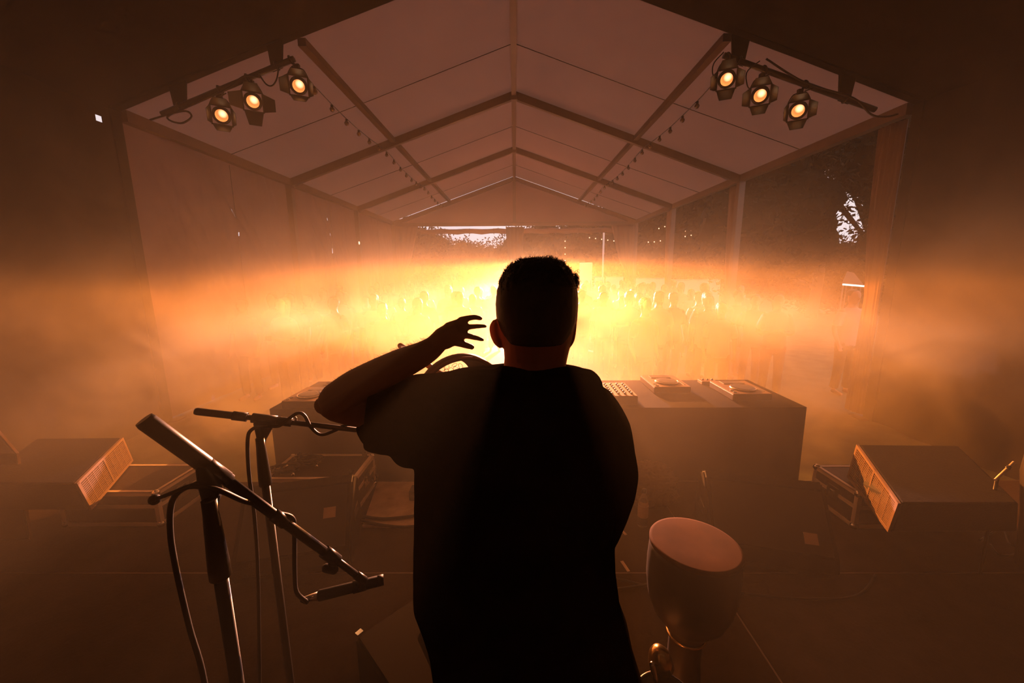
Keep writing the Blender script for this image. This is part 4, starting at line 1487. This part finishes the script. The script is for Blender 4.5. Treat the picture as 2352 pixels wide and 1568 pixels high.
# neckband
sh_.tube([A(1150, 849, .885), A(1180, 850, .865), A(1230, 852, .855), A(1280, 851, .865), A(1306, 850, .885)], .010, 12, spline=True, roundcap=True)
sh_.tube([A(1290, 864, .895), A(1345, 864, .895), A(1366, 880, .895)], [.020, .020, .018], 14, spline=True, roundcap=True)
# hanging sleeve
sh_.tube([A(1370, 935, .90), A(1392, 985, .905), A(1400, 1040, .915), A(1406, 1085, .925), A(1403, 1130, .94), A(1392, 1180, .94), A(1378, 1235, .93)], [.052, .060, .060, .062, .060, .054, .045], 24, spline=True, roundcap=True)
me = fuse(sh_, 't_shirt', .0060, 5, .5)
# cloth folds
NRM = [v.normal.copy() for v in me.vertices]
for v in me.vertices:
    n_ = NRM[v.index]
    p_ = v.co
    f = noise.noise(Vector((p_.x * 9, p_.y * 9, p_.z * 4.0))) * .004 + noise.noise(Vector((p_.x * 26 + p_.z * 10, p_.y * 20, p_.z * 14))) * .0015
    v.co = p_ + n_ * f
shirt = obj_from(me, 't_shirt', 'shirt_black', person)
# trousers and shoes
tr = MB()
tr.rings([ring_px(1575, 1015, 1478, .92, .138, n=32), ring_px(1640, 1012, 1480, .92, .135, n=32), ring_px(1720, 1020, 1480, .92, .12, n=32)])
for s, fx, fy in ((-1, -.04, .02), (1, .04, -.03)):
    tr.tube([(px0 + s * .10, .92, hipz + .03), (px0 + s * .11 + fx * .5, .95 + fy, (hipz + SZ) / 2 + .06), (px0 + s * .12 + fx, .93 + fy, SZ + .09)], [.115, .085, .072], 20, spline=True)
me = fuse(tr, 'trousers', .009, 5)
obj_from(me, 'trousers', 'trousers', person)
for s, fx, fy in ((-1, -.04, .02), (1, .04, -.03)):
    m = MB()
    x_ = px0 + s * .12 + fx
    y_ = .93 + fy
    m.rings([[Vector((x_ + s * .02 * (t_ / 5) + wv * math.cos(a_), y_ - .07 + .29 * t_ / 5, SZ + .002 + max(0, hh * (1 + math.sin(a_)) / 2))) for a_ in [2 * PI * k_ / 16 for k_ in range(16)]] for t_, wv, hh in ((0, .025, .05), (.6, .038, .09), (1.6, .042, .11), (3, .047, .08), (4.2, .046, .06), (5, .025, .035))])
    m.build('shoe', 'shoe', person)

# hair: close cap with short curls along the crown and one tuft on the right
hr = MB()
hair_rows = [(594, 1215, 1262, .92, .035), (599, 1192, 1280, .92, .058), (608, 1174, 1296, .922, .078), (624, 1158, 1311, .922, .093), (645, 1147, 1321, .922, .102), (672, 1140, 1326, .922, .107),
             (700, 1138, 1327, .922, .108), (730, 1140, 1325, .922, .105, .07), (755, 1149, 1317, .915, .097, .04), (785, 1165, 1300, .900, .070, .03)]
loft_px(hr, hair_rows, n=36)
me = fuse(hr, 'hair', .005, 3)
NRM = [v.normal.copy() for v in me.vertices]
for v in me.vertices:
    p_ = v.co
    top = max(0, min(1, (p_.z - A(1230, 680, .92).z) / .05))
    v.co = p_ + NRM[v.index] * (noise.noise(p_ * 90) * .0035 + noise.noise(p_ * 200) * .0015) * (0.15 + top)
bm = bmesh.new()
bm.from_mesh(me)
cu = MB()
rr = random.Random(9)


def curl(mb, p, n_, L, r_=.0005, turns=1.2, rad=.0022):
    n_ = n_.normalized()
    u = n_.orthogonal().normalized()
    w_ = n_.cross(u)
    ph = rr.uniform(0, 6.28)
    N = 9
    bend = Vector((rr.gauss(0, 1), rr.gauss(0, 1), rr.gauss(0, .6))) * .5
    pts = []
    for i in range(N + 1):
        t_ = i / N
        an = ph + t_ * turns * 2 * PI
        pts.append(p + (n_ + bend * t_).normalized() * L * t_ + (u * math.cos(an) + w_ * math.sin(an)) * rad * min(1, t_ * 2))
    mb.tube(pts, [r_ * (1 - .5 * i / N) for i in range(N + 1)], 4)


hcz = A(1232, 690, .92)
zlo = A(1232, 668, .92).z
cand = [i_ for i_, v in enumerate(me.vertices) if v.co.z > zlo]
for _ in range(3000):
    i_ = rr.choice(cand)
    p_ = me.vertices[i_].co.copy()
    k_ = min(1.0, (p_.z - zlo) / .055)
    curl(cu, p_ - NRM[i_] * .001, NRM[i_] + Vector((0, 0, .35)), rr.uniform(.004, .010) * (.15 + .85 * k_), .00042, rr.uniform(.6, 1.8), rr.uniform(.0010, .0026) * (.3 + .7 * k_))
tf = A(1322, 648, .92)
for _ in range(260):
    d_ = Vector((1.0 + rr.gauss(0, .4), rr.gauss(0, .4), .1 + rr.gauss(0, .65))).normalized()
    curl(cu, tf + Vector((-.004, rr.gauss(0, .008), rr.gauss(0, .008))), d_, rr.uniform(.007, .015), .0006, rr.uniform(1, 2.2), .0030)
cme = cu.mesh('curls')
bm.from_mesh(cme)
bm.to_mesh(me)
bm.free()
hair = obj_from(me, 'hair', 'hair', person)
# fine arm hair along the raised forearm
ah = MB()
for _ in range(420):
    t_ = rr.random()
    q = A(735, 905, .86).lerp(A(990, 772, .846), t_)
    q = A(735 + 255 * t_, 898 - 122 * t_ - 10 * math.sin(PI * t_), .86)
    d_ = Vector((-.35 + rr.gauss(0, .3), rr.gauss(0, .4), 1)).normalized()
    base = q + Vector((0, rr.uniform(-.01, .015), -.006))
    L_ = rr.uniform(.009, .016)
    ah.tube([base, base + d_ * L_ * .6, base + d_ * L_ + Vector((-.004, 0, -.001))], [.00025, .0002, .0001], 3)
ah.build('arm_hair', 'hair', person)

# ringed hand drum held up in front, seen past the shoulder
c0, c1 = at(1060, 912, 1.06), at(1034, 868, 1.16)
ax = (c1 - c0).normalized()
t = empty('ringed_drum', c0, 'dark hand drum lined with metal rings, held up in front of the shoulder', 'drum')
ww = MB()
qx = Vector((0, 0, 1)).rotation_difference(ax)
Ld = (c1 - c0).length
R0, R1 = .122, .064
# thick wall open at both ends
pr = [(R0, 0), (R0 * .995, Ld * .3), (R1 * 1.12, Ld), (R1, Ld), (R0 * .93, Ld * .25), (R0 * .95, 0), (R0, 0)]
rings_ = []
for r_, h_ in pr:
    rings_.append([c0 + qx @ Vector((r_ * math.cos(2 * PI * k_ / 48), r_ * math.sin(2 * PI * k_ / 48), h_)) for k_ in range(48)])
ww.rings(rings_, cap=False)
bmesh.ops.remove_doubles(ww.bm, verts=ww.bm.verts, dist=1e-6)
ww.build('frame', 'hoop_wood', t)
MB().torus(c0, R0 + .001, .004, ax, 48, 8).build('rim', 'hoop_wood', t)
ci = c1 - ax * .02
for k_ in range(34):
    lvl = k_ % 2
    an = PI * (k_ + .3) / 17 + rr.uniform(-.08, .08)
    rad = R1 * (.86 - .24 * lvl)
    p_ = ci + qx @ Vector((rad * math.cos(an), rad * math.sin(an), rr.uniform(-.006, .004)))
    nn_ = (ax + Vector((rr.gauss(0, .5), rr.gauss(0, .2), rr.gauss(0, .5)))).normalized()
    MB().torus(p_, .0083, .0007, nn_, 20, 5).build('metal_ring', 'dark_metal', t)
sk = empty('wooden_stick', at(919, 794, 1.12), 'round-ended wooden stick poking up behind the raised forearm', 'stick')
MB().tube([at(920, 794, 1.12), at(960, 822, 1.11), at(1030, 872, 1.10)], [.0088, .0088, .0085], 14, roundcap=True).build('shaft', 'stick_wood', sk)
MB().tube([at(1006, 855, 1.105), at(1036, 876, 1.10)], .0095, 12).build('grip_wrap', 'rubber', sk)
# ------------------------------------------------------------------ the audience
def human(pose):
    """simple but fully shaped standing figure 1.75 m tall facing -y; returns meshes"""
    b = MB()
    # trunk rings (z, half width, half depth)
    rows = [(.82, .155, .10), (.92, .165, .115), (1.02, .145, .105), (1.12, .145, .10), (1.25, .165, .115), (1.36, .175, .11), (1.43, .15, .085), (1.48, .07, .06), (1.52, .055, .055)]
    b.rings([[Vector((hw * math.cos(2 * PI * k_ / 16), hd * math.sin(2 * PI * k_ / 16), z)) for k_ in range(16)] for z, hw, hd in rows])
    b.tube([(0, 0, 1.46), (0, -.005, 1.56)], [.058, .055], 12)
    hr_ = [(1.525, .035, .05), (1.55, .055, .075), (1.60, .068, .090), (1.66, .076, .097), (1.70, .074, .092), (1.735, .055, .07), (1.75, .025, .03)]
    b.rings([[Vector((hw * math.cos(2 * PI * k_ / 16), -.012 + hd * math.sin(2 * PI * k_ / 16), z)) for k_ in range(16)] for z, hw, hd in hr_])
    b.tube([(0, -.10, 1.645), (0, -.122, 1.615)], [.010, .013], 8, roundcap=True)
    b.tube([(-.022, -.098, 1.582), (.022, -.098, 1.582)], .006, 6, roundcap=True)
    for s in (-1, 1):
        b.tube([(s * .078, 0, 1.60), (s * .082, .005, 1.655)], .012, 8, roundcap=True)
        b.tube([(s * .09, 0, .88), (s * .10, -.01, .50), (s * .11, .015, .09)], [.088, .056, .038], 12, spline=True)
        b.tube([(s * .11, .02, .045), (s * .13, -.15, .035)], [.036, .028], 10, roundcap=True)
        if (pose == 'raised' and s == 1) or pose == 'both':
            j = [(s * .17, 0, 1.40), (s * .27, -.10, 1.56), (s * .24, -.16, 1.82)]
        elif pose == 'folded':
            j = [(s * .17, 0, 1.40), (s * .24, -.02, 1.12), (s * .02, -.20, 1.16)]
        else:
            j = [(s * .17, 0, 1.40), (s * .24, .02, 1.12), (s * .23, -.08, .88)]
        b.tube(j, [.054, .040, .026], 12, spline=True, roundcap=True)
        e = Vector(j[2])
        d = (e - Vector(j[1])).normalized()
        b.tube([e, e + d * .07], [.026, .028], 10, roundcap=True)
        lat = d.cross(Vector((0, 1, 0))).normalized()
        for f in range(4):
            o_ = lat * (-.027 + .018 * f)
            b.tube([e + d * .07 + o_, e + d * (.115 + .012 * (1 - abs(f - 1.4) / 2)) + o_ * 1.3 + Vector((0, -.012, 0))], [.010, .007], 6, roundcap=True)
        b.tube([e + d * .02 - lat * .02 * s, e + d * .07 - lat * .055 * s + Vector((0, -.015, 0))], [.011, .008], 6, roundcap=True)
    me = fuse(b, 'body', .011, 3)
    # clothing
    c = MB()
    rows = [(.84, .178, .128), (.95, .182, .13), (1.05, .168, .124), (1.15, .165, .12), (1.26, .182, .132), (1.36, .188, .126), (1.43, .165, .10), (1.475, .08, .07)]
    c.rings([[Vector((hw * math.cos(2 * PI * k_ / 16), hd * math.sin(2 * PI * k_ / 16), z)) for k_ in range(16)] for z, hw, hd in rows])
    for s in (-1, 1):
        if (pose == 'raised' and s == 1) or pose == 'both':
            j = [(s * .16, 0, 1.39), (s * .22, -.05, 1.48), (s * .25, -.085, 1.54)]
        else:
            j = [(s * .16, 0, 1.39), (s * .215, .0, 1.26), (s * .235, .0, 1.17)]
        c.tube(j, [.070, .064, .060], 12)
    sm = fuse(c, 'top', .014, 3)
    p = MB()
    p.rings([[Vector((hw * math.cos(2 * PI * k_ / 16), hd * math.sin(2 * PI * k_ / 16), z)) for k_ in range(16)] for z, hw, hd in [(.78, .17, .115), (.9, .178, .128), (.96, .172, .12)]])
    for s in (-1, 1):
        p.tube([(s * .092, 0, .88), (s * .102, -.01, .50), (s * .112, .015, .10)], [.100, .072, .062], 12, spline=True)
    pm = fuse(p, 'trousers', .014, 3)
    h = MB()
    if pose in ('folded', 'both'):
        rows = [(1.44, .05, .03), (1.52, .075, .05), (1.60, .088, .075), (1.68, .090, .095), (1.73, .074, .085), (1.765, .04, .05)]
        off = .035
    else:
        rows = [(1.60, .070, .05), (1.65, .084, .085), (1.70, .085, .096), (1.745, .065, .078), (1.768, .03, .04)]
        off = .018
    h.rings([[Vector((hw * math.cos(2 * PI * k_ / 16), off + hd * math.sin(2 * PI * k_ / 16), z)) for k_ in range(16)] for z, hw, hd in rows])
    hm = fuse(h, 'hair', .009, 2)
    NR = [v.normal.copy() for v in hm.vertices]
    for v in hm.vertices:
        v.co = v.co + NR[v.index] * noise.noise(v.co * 40) * .006
    return me, sm, pm, hm


def crowd_person(pose, top_m, leg_m):
    me, sm, pm, hm = PM[pose]
    t = empty('person', (0, 0, 0), 'audience member', 'person')
    out = []
    for nm, mesh, m in (('body', me, 'skin'), ('top', sm, top_m), ('trousers', pm, leg_m), ('hair', hm, 'hair')):
        mm = mesh.copy()
        mm.materials.clear()
        mm.materials.append(MAT[m])
        o = bpy.data.objects.new(nm, mm)
        COL.objects.link(o)
        adopt(o, t)
    return t


PM = {p_: human(p_) for p_ in ('stand', 'raised', 'folded', 'both')}
protos = [crowd_person('stand', 'cloth_a', 'denim'), crowd_person('folded', 'cloth_b', 'denim'), crowd_person('stand', 'cloth_d', 'trousers'), crowd_person('raised', 'cloth_c', 'denim'), crowd_person('folded', 'cloth_a', 'trousers')]
CH = [kids(p_) for p_ in protos]
used = [False] * len(protos)
rr = random.Random(21)
spots = []
# the heads the photo shows (column, row of head top, height of the person)
seen = [(645, 679, 1.78), (604, 700, 1.72), (545, 712, 1.70), (620, 655, 1.80), (570, 662, 1.76), (475, 650, 1.80), (430, 690, 1.75), (760, 636, 1.80), (720, 650, 1.74), (700, 655, 1.70), (765, 680, 1.72), (820, 645, 1.76), (838, 676, 1.74),
        (1428, 643, 1.76), (1455, 640, 1.82), (1490, 651, 1.70), (1505, 648, 1.72), (1522, 645, 1.78), (1535, 671, 1.76), (1505, 684, 1.74), (1568, 672, 1.72), (1590, 648, 1.80), (1620, 650, 1.84), (1660, 655, 1.74), (1550, 643, 1.74),
        (1790, 675, 1.72), (1920, 676, 1.78), (1850, 692, 1.68), (1640, 690, 1.70), (1700, 690, 1.74), (1720, 668, 1.72), (1580, 700, 1.68), (1480, 702, 1.70)]


def slot(x, y):
    if abs(x) > 4.5 and x < 6.2:
        x = math.copysign(4.35, x) if x < 5.3 else 6.2
    return x, y


for px, py, hgt in seen:
    d = CAMR @ Vector(((px - 1176) / 900.0, -(py - 784) / 900.0, -1.0))
    k_ = (hgt - CZ) / d.z
    x, y = d.x * k_, d.y * k_
    if y < 6.4:
        x, y = x * 6.4 / y, 6.4 + (y - 4.5) * .2
    if x > 4.5 and x < 5.5:
        x = 4.4 if x < 5 else 5.6
    if x < -4.45:
        x = -4.45
    spots.append((x, y, hgt))
tries = 0
while len(spots) < 135 and tries < 20000:
    tries += 1
    y = rr.uniform(5.6, 15.8)
    x = rr.uniform(-4.3, 4.3)
    if y < 6.8 and abs(x) < 1.6:
        continue
    if (abs(x - BEAM.x) < .5 and y > 12.6) or (abs(x - FRONT.x) < .9 and y < 7.2):
        continue
    if all((x - a) ** 2 + (y - b) ** 2 > .34 for a, b, _ in spots):
        spots.append((x, y, rr.uniform(1.58, 1.80)))
# keep everybody apart
good = []
for s_ in spots:
    x, y, hgt = s_
    for it in range(30):
        clash = [g_ for g_ in good if (x - g_[0]) ** 2 + (y - g_[1]) ** 2 < .30]
        post = [(px_, py_) for px_ in (-5, 5) for py_ in FY if (x - px_) ** 2 + (y - py_) ** 2 < .25]
        if not clash and not post:
            break
        y += .22
        x += .06 if x < 0 else -.06
    good.append((x, y, hgt))
for i, (x, y, hgt) in enumerate(good):
    j = [0, 1, 2, 0, 4, 1, 2, 0, 2, 4][i % 10]
    if i > 34 and y > 12 and i % 9 == 0:
        j = 3
    if i in (0, 1, 2):
        j = 0
    if not used[j]:
        o = protos[j]
        used[j] = True
    else:
        o = protos[j].copy()
        COL.objects.link(o)
        for ch in CH[j]:
            c = ch.copy()
            COL.objects.link(c)
            c.parent = o
    k_ = hgt / 1.765
    o.location = (x, y, 0)
    o.scale = (k_, k_, k_)
    o.rotation_euler = (0, 0, rr.uniform(-.5, .5))
    side = 'left' if x < -1.2 else ('right' if x > 1.2 else 'middle')
    if x > 4.8:
        lab, grp = 'person standing outside beyond the open right side of the tent, dim in the smoke', 'people outside on the right'
    elif y < 8:
        lab, grp = 'person near the front of the crowd on the %s, blurred by bright smoke' % side, 'front of the crowd, ' + side
    elif y < 12:
        lab, grp = 'person halfway back in the crowd on the %s, faint in bright smoke' % side, 'middle of the crowd, ' + side
    else:
        lab, grp = 'person at the back of the crowd on the %s, a small head in the smoke' % side, 'back of the crowd, ' + side
    o['label'] = lab
    o['group'] = grp
for j, u in enumerate(used):
    if not u:
        for ch in CH[j]:
            bpy.data.objects.remove(ch)
        bpy.data.objects.remove(protos[j])
# ------------------------------------------------------------------ haze
hz = MB()
hx = 4.86
hz.prism([(-hx, -2.9, 0.01), (hx, -2.9, 0.01), (hx, -2.9, EZ - .05), (0, -2.9, AZ - .12), (-hx, -2.9, EZ - .05)], (0, 19.45, 0))
vm = bpy.data.materials.new('stage_smoke')
vm.use_nodes = True
n = vm.node_tree
n.nodes.clear()
out = n.nodes.new('ShaderNodeOutputMaterial')
sc = n.nodes.new('ShaderNodeVolumeScatter')
sc.inputs['Color'].default_value = (0.80, 0.64, 0.38, 1)
sc.inputs['Anisotropy'].default_value = 0.12
HET = True
if HET:
    tc = n.nodes.new('ShaderNodeTexCoord')
    nz = n.nodes.new('ShaderNodeTexNoise')
    nz.inputs['Scale'].default_value = 0.85
    nz.inputs['Detail'].default_value = 3.0
    nz.inputs['Roughness'].default_value = 0.55
    nz.inputs['Distortion'].default_value = 0.9
    mpn = n.nodes.new('ShaderNodeMapping')
    mpn.inputs['Location'].default_value = (2.3, 3.1, 9.4)
    n.links.new(tc.outputs['Object'], mpn.inputs['Vector'])
    n.links.new(mpn.outputs[0], nz.inputs['Vector'])
    mr = n.nodes.new('ShaderNodeMapRange')
    mr.inputs['From Min'].default_value = 0.38
    mr.inputs['From Max'].default_value = 0.68
    mr.inputs['To Min'].default_value = 0.018
    mr.inputs['To Max'].default_value = 0.19
    n.links.new(nz.outputs['Fac'], mr.inputs['Value'])
    sep = n.nodes.new('ShaderNodeSeparateXYZ')
    n.links.new(tc.outputs['Object'], sep.inputs[0])

    def ramp(sock, a, b, v0, v1):
        r_ = n.nodes.new('ShaderNodeMapRange')
        r_.interpolation_type = 'SMOOTHSTEP'
        r_.inputs['From Min'].default_value = a
        r_.inputs['From Max'].default_value = b
        r_.inputs['To Min'].default_value = v0
        r_.inputs['To Max'].default_value = v1
        n.links.new(sock, r_.inputs['Value'])
        return r_.outputs[0]

    def mul(a, b, op='MULTIPLY'):
        m_ = n.nodes.new('ShaderNodeMath')
        m_.operation = op
        n.links.new(a, m_.inputs[0])
        n.links.new(b, m_.inputs[1])
        return m_.outputs[0]
    # smoke rolls low over the crowd and in front of the stage, thinner under the roof; thinned over the decks to darken them
    high = ramp(sep.outputs['Z'], 2.1, 3.0, 1.0, .22)
    bank = ramp(sep.outputs['Y'], 2.6, 4.4, .56, 1.15)
    far = ramp(sep.outputs['Y'], 7.0, 10.5, 1.0, .45)
    low = ramp(sep.outputs['Z'], .7, 1.6, .22, 1.0)
    near = ramp(sep.outputs['Y'], 2.4, 3.2, 0.0, 1.0)
    lb = mul(ramp(sep.outputs['Y'], 3.75, 4.1, 0.0, 1.0), ramp(sep.outputs['Z'], 1.2, 2.05, 1.0, 0.0))
    bk = ramp(lb, 0.0, 1.0, 1.0, 4.0)
    rt = mul(ramp(sep.outputs['X'], -.3, 1.6, .38, 0.0), ramp(sep.outputs['Y'], 2.6, 3.6, 0.0, 1.0), 'MAXIMUM')  # right side over the decks thinned to stand in for shade
    rt = mul(rt, ramp(sep.outputs['Z'], 1.45, 1.95, 0.0, 1.0), 'MAXIMUM')
    rt = ramp(rt, 0.0, .38, .09, 1.0)
    lowd = mul(low, near, 'MAXIMUM')
    d_ = mul(mul(mul(mul(mul(mr.outputs[0], high), bank), far), lowd), bk)
    d_ = mul(mul(d_, rt), ramp(sep.outputs['X'], .2, 2.8, 1.0, .42))
    d_ = mul(d_, ramp(sep.outputs['Y'], .5, 2.4, .30, 1.25))
    d_ = mul(d_, ramp(sep.outputs['Y'], 5.2, 6.2, 1.0, .42))  # smoke cut near the beam source to dim the bright middle
    vd = n.nodes.new('ShaderNodeVectorMath')
    vd.operation = 'DISTANCE'
    vd.inputs[1].default_value = FRONT
    n.links.new(tc.outputs['Object'], vd.inputs[0])
    d_ = mul(d_, ramp(vd.outputs['Value'], .4, 4.4, .34, 1.2))  # density lowered around the beam source to hold down its glow
    n.links.new(d_, sc.inputs['Density'])
else:
    sc.inputs['Density'].default_value = 0.07
n.links.new(sc.outputs[0], out.inputs['Volume'])
o = hz.build('stage_haze', vm)
tag(o, 'warm orange lit theatrical smoke filling the whole tent', 'haze', kind='stuff')
